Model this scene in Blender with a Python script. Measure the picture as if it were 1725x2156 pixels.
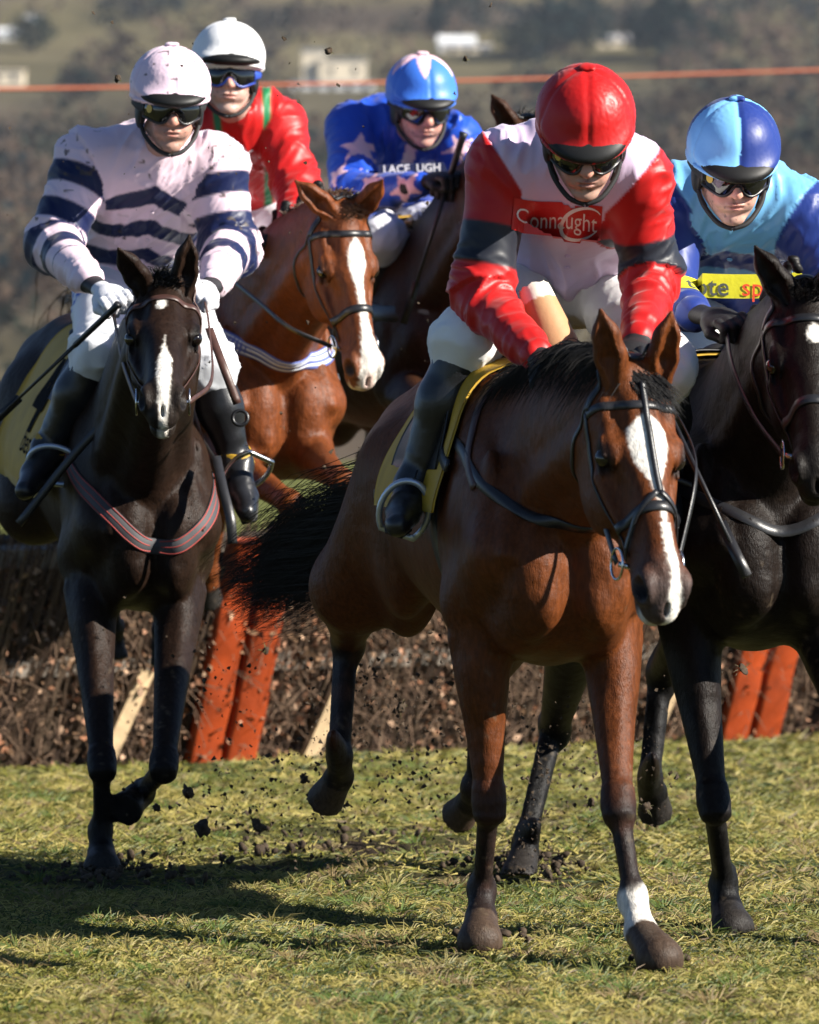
import bpy, math, os, time
import numpy as np
from mathutils import Vector, Matrix
from mathutils.bvhtree import BVHTree
T0 = time.time()
scene = bpy.context.scene
COL = scene.collection
for o in list(bpy.data.objects):
    bpy.data.objects.remove(o)

# ---------------------------------------------------------------- camera, sky, sun, exposure
CAM_H = 1.25                 # height of the lens above the turf
FPX = 10800.0                # focal length in units of a 1725 x 2156 frame
HORIZON = 930.0              # row of the horizon in that frame
cam_d = bpy.data.cameras.new('camera')
cam = bpy.data.objects.new('camera', cam_d)
COL.objects.link(cam)
cam.location = (0, 0, CAM_H)
cam.rotation_euler = (math.radians(90), 0, 0)
cam_d.sensor_width = 36.0
cam_d.sensor_height = 36.0
cam_d.sensor_fit = 'VERTICAL'
cam_d.lens = FPX / 2156.0 * 36.0
cam_d.shift_y = -(1078.0 - HORIZON) / 2156.0
cam_d.clip_start = 0.5
cam_d.clip_end = 6000
cam_d.dof.use_dof = True
cam_d.dof.focus_distance = 13.6
cam_d.dof.aperture_fstop = (cam_d.lens / 1000.0) / 0.033
scene.camera = cam

SUN = np.array([0.82, -0.29, 0.50]); SUN /= np.linalg.norm(SUN)
world = bpy.data.worlds.new('World'); scene.world = world; world.use_nodes = True
wn = world.node_tree.nodes; wn.clear()
sky = wn.new('ShaderNodeTexSky'); sky.sky_type = 'NISHITA'; sky.sun_disc = False
sky.sun_elevation = math.asin(SUN[2]); sky.sun_rotation = math.atan2(SUN[0], SUN[1])
sky.air_density = 0.7; sky.dust_density = 0.0; sky.ozone_density = 4.0; sky.altitude = 300
wb = wn.new('ShaderNodeBackground'); wb.inputs['Strength'].default_value = 0.05
wo = wn.new('ShaderNodeOutputWorld')
world.node_tree.links.new(sky.outputs[0], wb.inputs['Color'])
world.node_tree.links.new(wb.outputs[0], wo.inputs['Surface'])
sun_d = bpy.data.lights.new('sun', 'SUN'); sun_d.energy = 5.0; sun_d.angle = math.radians(0.53)
sun_d.color = (1.0, 0.94, 0.84)
sun = bpy.data.objects.new('sun', sun_d); COL.objects.link(sun)
sun.location = (8, -6, 12)
sun.rotation_euler = Vector(SUN).to_track_quat('Z', 'Y').to_euler()
scene.view_settings.view_transform = 'Standard'
scene.view_settings.look = 'None'
scene.view_settings.gamma = 1.0
scene.view_settings.use_curve_mapping = False
scene.view_settings.exposure = 1.3
scene.cycles.use_denoising = True
scene.cycles.max_bounces = 5
scene.cycles.diffuse_bounces = 2
scene.cycles.volume_bounces = 0
scene.cycles.transparent_max_bounces = 6

def P(px, py, Y):
    """a point seen at column px, row py of the 1725 x 2156 frame, Y metres from the lens"""
    return np.array([(px - 862.5) * Y / FPX, Y, CAM_H + (HORIZON - py) * Y / FPX])

# ---------------------------------------------------------------- small helpers
rng = np.random.default_rng(7)
def unit(v):
    v = np.asarray(v, float); return v / (np.linalg.norm(v) + 1e-12)
def frame(x, zhint):
    x = unit(x); z = np.asarray(zhint, float); z = unit(z - x * (x @ z)); y = np.cross(z, x); return x, y, z
def lerp(a, b, t): return a + (b - a) * t
def sstep(a, b, x):
    t = np.clip((x - a) / (b - a), 0, 1); return t * t * (3 - 2 * t)
_R = np.random.default_rng(3).random((32, 32, 32)).astype(np.float32)
def vnoise(p):
    p = np.asarray(p, np.float32); i = np.floor(p).astype(np.int64); f = p - i; f = f * f * (3 - 2 * f)
    i &= 31; j = (i + 1) & 31
    x0, y0, z0 = i.T; x1, y1, z1 = j.T; fx, fy, fz = f.T
    a = _R[x0, y0, z0] * (1 - fx) + _R[x1, y0, z0] * fx; b = _R[x0, y1, z0] * (1 - fx) + _R[x1, y1, z0] * fx
    c = _R[x0, y0, z1] * (1 - fx) + _R[x1, y0, z1] * fx; d = _R[x0, y1, z1] * (1 - fx) + _R[x1, y1, z1] * fx
    return (a * (1 - fy) + b * fy) * (1 - fz) + (c * (1 - fy) + d * fy) * fz
def fbm(p, n=3):
    s = 0; a = .5; p = np.asarray(p, np.float32)
    for k in range(n):
        s = s + a * vnoise(p + 7.3 * k); p = p * 2.03; a *= .5
    return s / (1 - .5 ** n)
def catmull(pts, n=8):
    p = np.asarray(pts, float); p = np.vstack([2 * p[0] - p[1], p, 2 * p[-1] - p[-2]]); out = []
    for i in range(1, len(p) - 2):
        for t in np.linspace(0, 1, n, endpoint=False):
            out.append(.5 * (2 * p[i] + (p[i + 1] - p[i - 1]) * t + (2 * p[i - 1] - 5 * p[i] + 4 * p[i + 1] - p[i + 2]) * t * t
                             + (3 * p[i] - p[i - 1] - 3 * p[i + 1] + p[i + 2]) * t ** 3))
    out.append(p[-2]); return np.array(out)

# ---------------------------------------------------------------- objects
def grid_faces(n, m, wrap=False):
    return [(i * m + j, i * m + (j + 1) % m, (i + 1) * m + (j + 1) % m, (i + 1) * m + j) for i in range(n - 1) for j in range(m if wrap else m - 1)]
def tag(o, label=None, cat=None, group=None, kind=None):
    if label: o['label'] = label
    if cat: o['category'] = cat
    if group: o['group'] = group
    if kind: o['kind'] = kind
    return o
def empty(name, loc, label=None, cat=None, group=None):
    o = bpy.data.objects.new(name, None); COL.objects.link(o); o.location = [float(c) for c in loc]
    o.empty_display_size = .1
    return tag(o, label, cat, group)
def mesh_data(name, V, Fc, smooth=True, col=None, nor=None, mats=None, mi=None):
    """V (n,3); Fc an (m,3) / (m,4) array or a list of index tuples"""
    me = bpy.data.meshes.new(name); V = np.asarray(V, np.float32)
    if isinstance(Fc, np.ndarray) and Fc.ndim == 2:
        k = Fc.shape[1]; me.vertices.add(len(V)); me.vertices.foreach_set('co', V.ravel())
        me.loops.add(Fc.size); me.loops.foreach_set('vertex_index', Fc.astype(np.int32).ravel())
        me.polygons.add(len(Fc)); me.polygons.foreach_set('loop_start', np.arange(len(Fc), dtype=np.int32) * k)
        me.polygons.foreach_set('loop_total', np.full(len(Fc), k, np.int32))
        me.update(calc_edges=True)
    else:
        me.from_pydata(V.tolist(), [], [tuple(int(i) for i in f) for f in Fc])
    if col is not None:
        a = me.color_attributes.new('Col', 'FLOAT_COLOR', 'POINT'); c = np.ones((len(V), 4), np.float32); c[:, :3] = col
        a.data.foreach_set('color', c.ravel())
    if smooth: me.polygons.foreach_set('use_smooth', np.ones(len(me.polygons), bool))
    if mi is not None: me.polygons.foreach_set('material_index', np.asarray(mi, np.int32))
    me.validate(); me.update()
    if nor is not None and len(nor) == len(me.vertices): me.normals_split_custom_set_from_vertices(np.asarray(nor, np.float32).tolist())
    return me
def obj(name, V, Fc, mat, parent=None, smooth=True, col=None, nor=None, kind=None, label=None):
    V = np.asarray(V, float)
    if parent is not None:
        q = parent; org = np.zeros(3)
        while q is not None: org = org + np.array(q.location); q = q.parent
        V = V - org
    me = mesh_data(name, V, Fc, smooth, col, nor)
    if isinstance(mat, (list, tuple)):
        for m in mat: me.materials.append(m)
    else: me.materials.append(mat)
    o = bpy.data.objects.new(name, me); COL.objects.link(o)
    if parent is not None: o.parent = parent
    if kind: o['kind'] = kind
    if label: o['label'] = label
    return o
class MB:
    """collects simple solids for one mesh"""
    def __init__(s): s.v = []; s.f = []; s.n = 0
    def add(s, V, Fc):
        s.v.append(np.asarray(V, float)); s.f += [tuple(int(i) + s.n for i in f) for f in Fc]; s.n += len(V); return s
    def tube(s, pts, r, seg=8, cap=True, closed=False):
        pts = np.asarray(pts, float); n = len(pts); r = np.broadcast_to(np.asarray(r, float), (n,))
        T = np.gradient(pts, axis=0) if not closed else np.roll(pts, -1, 0) - np.roll(pts, 1, 0)
        T /= np.linalg.norm(T, axis=1)[:, None] + 1e-12
        up = np.array([0, 0, 1.]) if abs(T[0][2]) < .9 else np.array([1., 0, 0])
        V = []; N = unit(np.cross(T[0], up))
        for i in range(n):
            N = unit(N - T[i] * (N @ T[i])); B = np.cross(T[i], N)
            a = np.linspace(0, 2 * math.pi, seg, endpoint=False)
            V += [pts[i] + r[i] * (N * math.cos(x) + B * math.sin(x)) for x in a]
        Fc = []
        for i in range(n if closed else n - 1):
            j = (i + 1) % n
            for k in range(seg): Fc.append((i * seg + k, i * seg + (k + 1) % seg, j * seg + (k + 1) % seg, j * seg + k))
        if cap and not closed: Fc += [tuple(range(seg))[::-1], tuple((n - 1) * seg + k for k in range(seg))]
        return s.add(V, Fc)
    def box(s, c, h, X=(1, 0, 0), Y=(0, 1, 0), Z=(0, 0, 1)):
        c = np.asarray(c, float); A = np.array([X, Y, Z], float)
        V = [c + A.T @ (np.array([i, j, k]) * h) for i in (-1, 1) for j in (-1, 1) for k in (-1, 1)]
        return s.add(V, [(0, 1, 3, 2), (4, 6, 7, 5), (0, 4, 5, 1), (2, 3, 7, 6), (0, 2, 6, 4), (1, 5, 7, 3)])
    def ribbon(s, pts, nor, w, th, closed=False):
        """a flat strap: pts on the surface, nor the outward normals"""
        pts = np.asarray(pts, float); n = len(pts); nor = np.asarray(nor, float)
        T = np.gradient(pts, axis=0) if not closed else np.roll(pts, -1, 0) - np.roll(pts, 1, 0)
        T /= np.linalg.norm(T, axis=1)[:, None] + 1e-12
        B = np.cross(T, nor); B /= np.linalg.norm(B, axis=1)[:, None] + 1e-12
        w = np.broadcast_to(np.asarray(w, float), (n,))[:, None] / 2
        a = pts - B * w; b = pts + B * w; c = pts + B * w * .86 + nor * th; d = pts - B * w * .86 + nor * th
        V = np.stack([a, b, c, d], 1).reshape(-1, 3); Fc = []
        for i in range(n if closed else n - 1):
            j = (i + 1) % n
            for k in range(4): Fc.append((i * 4 + k, j * 4 + k, j * 4 + (k + 1) % 4, i * 4 + (k + 1) % 4))
        if not closed: Fc += [(0, 1, 2, 3), tuple((n - 1) * 4 + k for k in (3, 2, 1, 0))]
        return s.add(V, Fc)
    def build(s, name, mat, parent=None, smooth=True, kind=None, label=None):
        return obj(name, np.vstack(s.v), s.f, mat, parent, smooth, kind=kind, label=label)

# ---------------------------------------------------------------- materials
def material(name, rgb=None, rough=.5, spec=.5, metal=0., attr=False, sheen=0., bump=None, vary=0., vscale=8., vst=(1, 1, 1), coat=0., bstr=.4, trans=0., ridged=False):
    m = bpy.data.materials.new(name); m.use_nodes = True; nt = m.node_tree; N = nt.nodes; L = nt.links
    b = N['Principled BSDF']; b.inputs['Roughness'].default_value = rough; b.inputs['Specular IOR Level'].default_value = spec
    b.inputs['Metallic'].default_value = metal; b.inputs['Coat Weight'].default_value = coat
    if sheen: b.inputs['Sheen Weight'].default_value = sheen; b.inputs['Sheen Roughness'].default_value = .4
    if attr:
        a = N.new('ShaderNodeAttribute'); a.attribute_name = 'Col'; src = a.outputs['Color']
    else:
        r = N.new('ShaderNodeRGB'); r.outputs[0].default_value = (*rgb, 1); src = r.outputs[0]
    geo = N.new('ShaderNodeNewGeometry')
    if vary:
        n = N.new('ShaderNodeTexNoise'); n.inputs['Scale'].default_value = vscale; n.inputs['Detail'].default_value = 5
        vm = N.new('ShaderNodeMapping'); vm.inputs['Scale'].default_value = vst; L.new(geo.outputs['Position'], vm.inputs['Vector']); L.new(vm.outputs[0], n.inputs['Vector'])
        mr = N.new('ShaderNodeMapRange'); mr.inputs['From Min'].default_value = .3; mr.inputs['From Max'].default_value = .7
        mr.inputs['To Min'].default_value = 1 - vary; mr.inputs['To Max'].default_value = 1 + vary
        L.new(n.outputs['Fac'], mr.inputs['Value'])
        mx = N.new('ShaderNodeVectorMath'); mx.operation = 'SCALE'
        L.new(src, mx.inputs[0]); L.new(mr.outputs[0], mx.inputs['Scale']); src = mx.outputs[0]
    L.new(src, b.inputs['Base Color'])
    if bump:
        prev = None
        for (sc, st, dist) in bump:
            n = N.new('ShaderNodeTexNoise'); n.inputs['Scale'].default_value = sc; n.inputs['Detail'].default_value = 4
            if ridged: n.noise_type = 'RIDGED_MULTIFRACTAL'; n.inputs['Detail'].default_value = 2; n.inputs['Distortion'].default_value = .5
            if st is not None:
                mp = N.new('ShaderNodeMapping'); mp.inputs['Scale'].default_value = st
                L.new(geo.outputs['Position'], mp.inputs['Vector']); L.new(mp.outputs[0], n.inputs['Vector'])
            else: L.new(geo.outputs['Position'], n.inputs['Vector'])
            bp = N.new('ShaderNodeBump'); bp.inputs['Strength'].default_value = bstr; bp.inputs['Distance'].default_value = dist
            L.new(n.outputs['Fac'], bp.inputs['Height'])
            if prev: L.new(prev.outputs[0], bp.inputs['Normal'])
            prev = bp
        L.new(prev.outputs[0], b.inputs['Normal'])
    if trans:
        tr = N.new('ShaderNodeBsdfTranslucent'); L.new(src, tr.inputs['Color']); mxs = N.new('ShaderNodeMixShader'); mxs.inputs[0].default_value = trans
        L.new(b.outputs[0], mxs.inputs[1]); L.new(tr.outputs[0], mxs.inputs[2]); L.new(mxs.outputs[0], N['Material Output'].inputs['Surface'])
    return m
# ---------------------------------------------------------------- distance-field modelling
from concurrent.futures import ThreadPoolExecutor
POOL = ThreadPoolExecutor(4)
class SDF:
    """smooth union of tapered limbs and ellipsoids, meshed as one continuous skin"""
    def __init__(s): s.pr = []
    def cone(s, a, b, ra, rb, k=.03, flat=None, op=1):
        s.pr.append(('c', np.asarray(a, float), np.asarray(b, float), ra, rb, k, flat, op)); return s
    def ell(s, c, r, k=.03, R=None, op=1):
        s.pr.append(('e', np.asarray(c, float), np.asarray(r, float), None if R is None else np.array(R, float), None, k, None, op)); return s
    def cutcone(s, a, b, ra, rb, pt, n, k=.01):
        s.pr.append(('h', np.asarray(a, float), np.asarray(b, float), ra, rb, k, (np.asarray(pt, float), unit(n)), 1)); return s
    @staticmethod
    def one(pr, p):
        f4 = np.float32; t = pr[0]; x, y, z = p if isinstance(p, tuple) else (p[:, 0], p[:, 1], p[:, 2])
        if t == 'e':
            c = pr[1]; x = x - f4(c[0]); y = y - f4(c[1]); z = z - f4(c[2]); r = pr[2].astype(f4)
            if pr[3] is not None:
                R = pr[3].astype(f4); x, y, z = x * R[0, 0] + y * R[0, 1] + z * R[0, 2], x * R[1, 0] + y * R[1, 1] + z * R[1, 2], x * R[2, 0] + y * R[2, 1] + z * R[2, 2]
            x = x * (1 / r[0]); y = y * (1 / r[1]); z = z * (1 / r[2]); k0 = np.sqrt(x * x + y * y + z * z) + f4(1e-9)
            x *= 1 / r[0]; y *= 1 / r[1]; z *= 1 / r[2]; k1 = np.sqrt(x * x + y * y + z * z) + f4(1e-9)
            return k0 * (k0 - 1) / k1
        a, b, ra, rb = pr[1:5]; ba = b - a; sc = 1.; px, py, pz = x, y, z
        x = x - f4(a[0]); y = y - f4(a[1]); z = z - f4(a[2])
        if t == 'c' and pr[6] is not None:
            n, f = pr[6]; w = (x * f4(n[0]) + y * f4(n[1]) + z * f4(n[2])) * f4(1 / f - 1)
            x = x + w * f4(n[0]); y = y + w * f4(n[1]); z = z + w * f4(n[2]); ba = ba + n * (ba @ n) * (1 / f - 1); sc = min(1., f)
        q = (ba / (ba @ ba)).astype(f4); h = np.clip(x * q[0] + y * q[1] + z * q[2], f4(0), f4(1))
        x = x - h * f4(ba[0]); y = y - h * f4(ba[1]); z = z - h * f4(ba[2])
        d = np.sqrt(x * x + y * y + z * z) - (f4(ra) + f4(rb - ra) * h)
        if sc != 1.: d *= f4(sc)
        if t == 'h':
            o, n = pr[6]; d = np.maximum(d, (px - f4(o[0])) * f4(n[0]) + (py - f4(o[1])) * f4(n[1]) + (pz - f4(o[2])) * f4(n[2]))
        return d
    def bounds(s):
        lo = np.full(3, 1e9); hi = -lo
        for pr in s.pr:
            if pr[7] < 0: continue
            if pr[0] == 'e': m = pr[2].max(); a, b = pr[1] - m, pr[1] + m
            else: m = max(pr[3], pr[4]); a, b = np.minimum(pr[1], pr[2]) - m, np.maximum(pr[1], pr[2]) + m
            lo = np.minimum(lo, a); hi = np.maximum(hi, b)
        return lo - .03, hi + .03
    @staticmethod
    def comb(d, di, k, op):
        if op > 0:
            h = np.maximum(k - np.abs(d - di), 0) / k; return np.minimum(d, di) - h * h * k * .25
        h = np.maximum(k - np.abs(d + di), 0) / k; return np.maximum(d, -di) + h * h * k * .25
    def eval(s, p):
        p = np.atleast_2d(p).astype(np.float32); d = np.full(len(p), 1e3, np.float32); lo, hi = p.min(0) - .14, p.max(0) + .14; x = tuple(np.ascontiguousarray(p[:, c]) for c in range(3))
        for pr in s.pr:
            if pr[0] == 'e': m = pr[2].max(); a, b = pr[1] - m, pr[1] + m
            else: m = max(pr[3], pr[4]); a, b = np.minimum(pr[1], pr[2]) - m, np.maximum(pr[1], pr[2]) + m
            if (a > hi).any() or (b < lo).any(): continue
            d = s.comb(d, s.one(pr, x), pr[5], pr[7])
        return d
    def grad(s, p, e=.004):
        p = np.atleast_2d(p); n = len(p); q = s.eval(np.vstack([p + e * v for v in np.vstack([np.eye(3), -np.eye(3)])])).reshape(6, n); g = (q[:3] - q[3:]).T
        return g / (np.linalg.norm(g, axis=1)[:, None] + 1e-12)
    def snap(s, p, off=0., it=5):
        p = np.atleast_2d(p).astype(float).copy()
        for _ in range(it):
            n = len(p); e = .004; q = s.eval(np.vstack([p] + [p + e * v for v in np.vstack([np.eye(3), -np.eye(3)])])).reshape(7, n); g = (q[1:4] - q[4:]).T; g = g / (np.linalg.norm(g, axis=1)[:, None] + 1e-12)
            p -= g * np.clip(q[0] - off, -.04, .04)[:, None] * .9
        return p, s.grad(p, .008)
    def mesh(s, vox, lo=None, hi=None):
        l, h = s.bounds()
        if lo is not None: l = np.maximum(l, lo)
        if hi is not None: h = np.minimum(h, hi)
        B = 8; bs = B * vox; nb = np.ceil((h - l) / bs).astype(int) + 1
        g = np.stack(np.meshgrid(*[np.arange(n) for n in nb], indexing='ij'), -1).reshape(-1, 3)
        c = l + (g + .5) * bs; hd = bs * .866
        D = []; d = np.full(len(c), 1e3)
        for pr in s.pr:
            di = s.one(pr, c); D.append(di); d = s.comb(d, di, pr[5], pr[7])
        keep = np.abs(d) < hd * 1.35; g = g[keep]; d = d[keep]
        a = np.arange(B + 1); off = np.stack(np.meshgrid(a, a, a, indexing='ij'), -1).reshape(-1, 3) * vox
        V = np.full((len(g), len(off)), 1e3, np.float32); base = (l + g * bs).astype(np.float32); off = off.astype(np.float32)
        D = [di[keep] for di in D]
        def work(sl):
            for pr, di in zip(s.pr, D):
                m = (di[sl] < d[sl] + hd * 2.6 + pr[5]) if pr[7] > 0 else (di[sl] < hd * 1.5 + pr[5])
                ix = np.nonzero(m)[0] + sl.start
                if len(ix) == 0: continue
                p = tuple((base[ix, c][:, None] + off[None, :, c]).ravel() for c in range(3))
                V[ix] = s.comb(V[ix], s.one(pr, p).reshape(len(ix), -1), np.float32(pr[5]), pr[7])
        step = 160; list(POOL.map(work, [slice(i, min(i + step, len(g))) for i in range(0, len(g), step)]))
        V = V.reshape(len(g), B + 1, B + 1, B + 1)
        cor = [(i, j, k) for i in (0, 1) for j in (0, 1) for k in (0, 1)]
        C = np.stack([V[:, i:i + B, j:j + B, k:k + B] for (i, j, k) in cor], -1)
        ins = C < 0; n_in = ins.sum(-1); act = (n_in > 0) & (n_in < 8)
        bi, i, j, k = np.nonzero(act); C = C[act]
        cell = g[bi] * B + np.stack([i, j, k], 1)
        acc = np.zeros((len(C), 3)); cnt = np.zeros(len(C)); cr = np.array(cor, float)
        for e0 in range(8):
            for ax in range(3):
                if cor[e0][ax]: continue
                e1 = e0 + (4, 2, 1)[ax]; v0 = C[:, e0]; v1 = C[:, e1]; m = (v0 < 0) != (v1 < 0)
                t = np.where(m, v0 / np.where(m, v0 - v1, 1), 0); q = cr[e0][None].repeat(len(C), 0); q[:, ax] = t
                acc += q * m[:, None]; cnt += m
        X = l + (cell + acc / cnt[:, None]) * vox
        G = np.stack([(C[:, 4:] - C[:, :4]).mean(1), (C[:, [2, 3, 6, 7]] - C[:, [0, 1, 4, 5]]).mean(1), (C[:, 1::2] - C[:, ::2]).mean(1)], 1)
        G /= np.linalg.norm(G, axis=1)[:, None] + 1e-12
        S = np.array([4000 * 4000, 4000, 1], np.int64); key = (cell + 2) @ S; order = np.argsort(key); sk = key[order]
        quads = []
        for ax, e1 in ((0, 4), (1, 2), (2, 1)):
            m = (C[:, 0] < 0) != (C[:, e1] < 0); ci = np.nonzero(m)[0]
            u, w = [(1, 2), (2, 0), (0, 1)][ax]; ks = []; ok = np.ones(len(ci), bool)
            for du, dw in ((0, 0), (1, 0), (1, 1), (0, 1)):
                kk = key[ci] - du * S[u] - dw * S[w]; pos = np.clip(np.searchsorted(sk, kk), 0, len(sk) - 1)
                ok &= sk[pos] == kk; ks.append(order[pos])
            q = np.stack(ks, 1)[ok]; fl = (C[ci, 0] >= 0)[ok]; q[fl] = q[fl][:, ::-1]; quads.append(q)
        return X, np.vstack(quads), G
def vnormals(V, Q):
    n = np.zeros_like(V); fn = np.cross(V[Q[:, 2]] - V[Q[:, 0]], V[Q[:, 3 % Q.shape[1]]] - V[Q[:, 1]])
    for c in range(Q.shape[1]): np.add.at(n, Q[:, c], fn)
    return n / (np.linalg.norm(n, axis=1)[:, None] + 1e-12)
def clip_faces(V, Q, G, mask):
    Q = Q[mask]; used = np.unique(Q); re = np.full(len(V), -1); re[used] = np.arange(len(used))
    return V[used], re[Q], G[used]
def along(p, line):
    """nearest parameter on a polyline and distance to it"""
    line = np.asarray(line, float); best = np.full(len(p), 1e9); tt = np.zeros(len(p))
    for i in range(len(line) - 1):
        ba = line[i + 1] - line[i]; h = np.clip((p - line[i]) @ ba / (ba @ ba), 0, 1)
        d = np.linalg.norm(p - line[i] - h[:, None] * ba, axis=1); m = d < best; best[m] = d[m]; tt[m] = i + h[m]
    return tt, best
def strands(roots, dirs, lengths, droop, width, segs, wob, r, taper=.15, turn=None):
    """thin tapered hair blades, one mesh"""
    n = len(roots); t = np.linspace(0, 1, segs + 1); dirs = dirs / (np.linalg.norm(dirs, axis=1)[:, None] + 1e-9)
    ph = r.random((n, 3)) * 6.28; fr = 2 + 3 * r.random((n, 3))
    pts = roots[:, None] + dirs[:, None] * (t[None, :, None] * lengths[:, None, None]) + np.asarray(droop)[None, None] * (t ** 2)[None, :, None] * lengths[:, None, None]
    pts = pts + wob * lengths[:, None, None] * (np.sin(ph[:, None] + fr[:, None] * t[None, :, None]) - np.sin(ph[:, None])) * t[None, :, None]
    T = np.gradient(pts, axis=1); T /= np.linalg.norm(T, axis=2)[..., None] + 1e-9
    sd = np.cross(T, unit(np.array([0.3, -1, .25]))[None, None]); sd /= np.linalg.norm(sd, axis=2)[..., None] + 1e-9
    w = (width * (1 - (1 - taper) * t))[None, :, None] * .5
    V = np.stack([pts - sd * w, pts + sd * w], 2).reshape(-1, 3); m = segs + 1
    base = (np.arange(n) * m * 2)[:, None] + (np.arange(segs) * 2)[None]; base = base.ravel()
    Q = np.stack([base, base + 1, base + 3, base + 2], 1); return V, Q
# ---------------------------------------------------------------- setting: turf, hillside, woods, houses, rope, hurdles
def grid_mesh(xs, ys, zf):
    X, Y = np.meshgrid(xs, ys); Z = zf(X.ravel(), Y.ravel()); V = np.stack([X.ravel(), Y.ravel(), Z], 1); n, m = X.shape
    i = (np.arange(n - 1)[:, None] * m + np.arange(m - 1)[None]).ravel(); return V, np.stack([i, i + 1, i + m + 1, i + m], 1)
def turf_tone(x, y):
    p = np.stack([x, y, 0 * x], 1); a = fbm(p * [1.7, .9, 1]); b = fbm(p * [6., 3., 1] + 9); c = vnoise(p * [16., 9., 1]); return a, b, c
def soil_mask(x, y):
    m = np.zeros(len(x))
    for (px, py, w, d, s) in ((210, 1835, .30, .45, 1.), (1085, 1815, .30, .7, 1.), (760, 1760, .45, .8, .75), (560, 1800, .3, .5, .6), (1180, 1700, .4, .8, .6), (960, 1800, .35, .6, .6), (1520, 2250, .2, .3, .5)):
        Yc = CAM_H * FPX / (py - HORIZON); xc = (px - 862.5) * Yc / FPX; m = np.maximum(m, s * np.exp(-((x - xc) / w) ** 2 - ((y - Yc) / d) ** 2))
    return m
SETM = {}
SETM['turf'] = material('turf_soil', rough=.95, spec=.1, attr=True, bump=[(60, None, .02), (14, None, .03)], bstr=.6, vary=.3, vscale=40)
SETM['far'] = material('hillside', rough=1., spec=.0, attr=True, vary=.25, vscale=.03)
SETM['leaf'] = material('foliage', rough=.9, spec=.05, attr=True, trans=.45)
SETM['bark'] = material('bark', (.06, .045, .032), rough=.9)
SETM['wall'] = material('render_wall', (.70, .60, .45), rough=.85, vary=.08, vscale=.5)
SETM['white_wall'] = material('white_wall', (.70, .71, .72), rough=.8)
SETM['slate'] = material('slate', (.20, .21, .24), rough=.6)
SETM['pale_roof'] = material('pale_roof', (.42, .40, .40), rough=.7)
SETM['pane'] = material('window_pane', (.03, .035, .04), rough=.1, spec=.6)
SETM['rope'] = material('orange_rope', (.32, .075, .028), rough=.7)
SETM['post'] = material('white_post', (.7, .7, .68), rough=.5)
xs = np.concatenate([np.linspace(-220, -4, 40), np.linspace(-3.8, 3.8, 78), np.linspace(4, 220, 40)])
ys = np.concatenate([np.linspace(2, 10.5, 12), np.linspace(10.6, 27, 84), np.geomspace(28, 330, 40)])
def turf_z(x, y): return np.where((np.abs(x) < 4.2) & (y < 27), .03 * (fbm(np.stack([x, y, 0 * x], 1) * [1.3, .8, 1]) - .5) - .045 * soil_mask(x, y) * (fbm(np.stack([x, y, 0 * x], 1) * 9) > .42), 0) - .015
V, Q = grid_mesh(xs, ys, turf_z); a, b, c = turf_tone(V[:, 0], V[:, 1]); so = soil_mask(V[:, 0], V[:, 1])
col = np.array([.060, .062, .018])[None] * (1 + .9 * (b[:, None] - .5)); far = sstep(27, 45, V[:, 1])[:, None]; col = col * (1 - far) + np.array([.105, .112, .030])[None] * far
m = np.clip(so * 1.6 * sstep(.3, .6, b), 0, 1)[:, None]; col = col * (1 - m) + np.array([.030, .021, .014])[None] * m
tag(obj('ground', V, Q, SETM['turf'], col=col), 'green turf of the racecourse', kind='structure')
# hillside rising behind the course
def hill_z(x, y):
    p = np.stack([x, y, 0 * x], 1); t = np.clip((y - 300) / 1500, 0, 2); return -.3 + 185 * t ** 1.55 + t * 16 * (fbm(p * .0035) - .5) + .00008 * np.abs(x) * y * t * .2
xs = np.linspace(-700, 700, 130); ys = np.linspace(300, 1900, 120); V, Q = grid_mesh(xs, ys, hill_z)
px = 862.5 + V[:, 0] / V[:, 1] * FPX; py = HORIZON - (V[:, 2] - CAM_H) / V[:, 1] * FPX
n = fbm(V * [.012, .006, 0] + 3); n2 = fbm(V * [.03, .015, 0] + 8)
col = np.array([.082, .064, .048])[None] * (1 + .9 * (n2[:, None] - .5)) + np.array([.004, .010, .0])[None] * sstep(.45, .65, n)[:, None]
fld = sstep(.50, .56, n) * sstep(1150, 1400, V[:, 1]); top = sstep(1480, 1560, V[:, 1] + 60 * (n2 - .5)); fld = np.maximum(fld * .5, top * sstep(-60, -30, V[:, 0]))[:, None]
col = col * (1 - fld) + np.array([.135, .115, .055])[None] * fld
tag(obj('hill', V, Q, SETM['far'], col=np.clip(col, .01, 1)), 'distant brown wooded hillside', kind='structure')
def on_hill(px, py):
    Y = np.linspace(305, 1890, 800); x = (px - 862.5) * Y / FPX; z = CAM_H + (HORIZON - py) * Y / FPX; hz = hill_z(x, Y); i = int(np.argmax(hz > z)); return np.array([x[i], Y[i], hz[i]])
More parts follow.
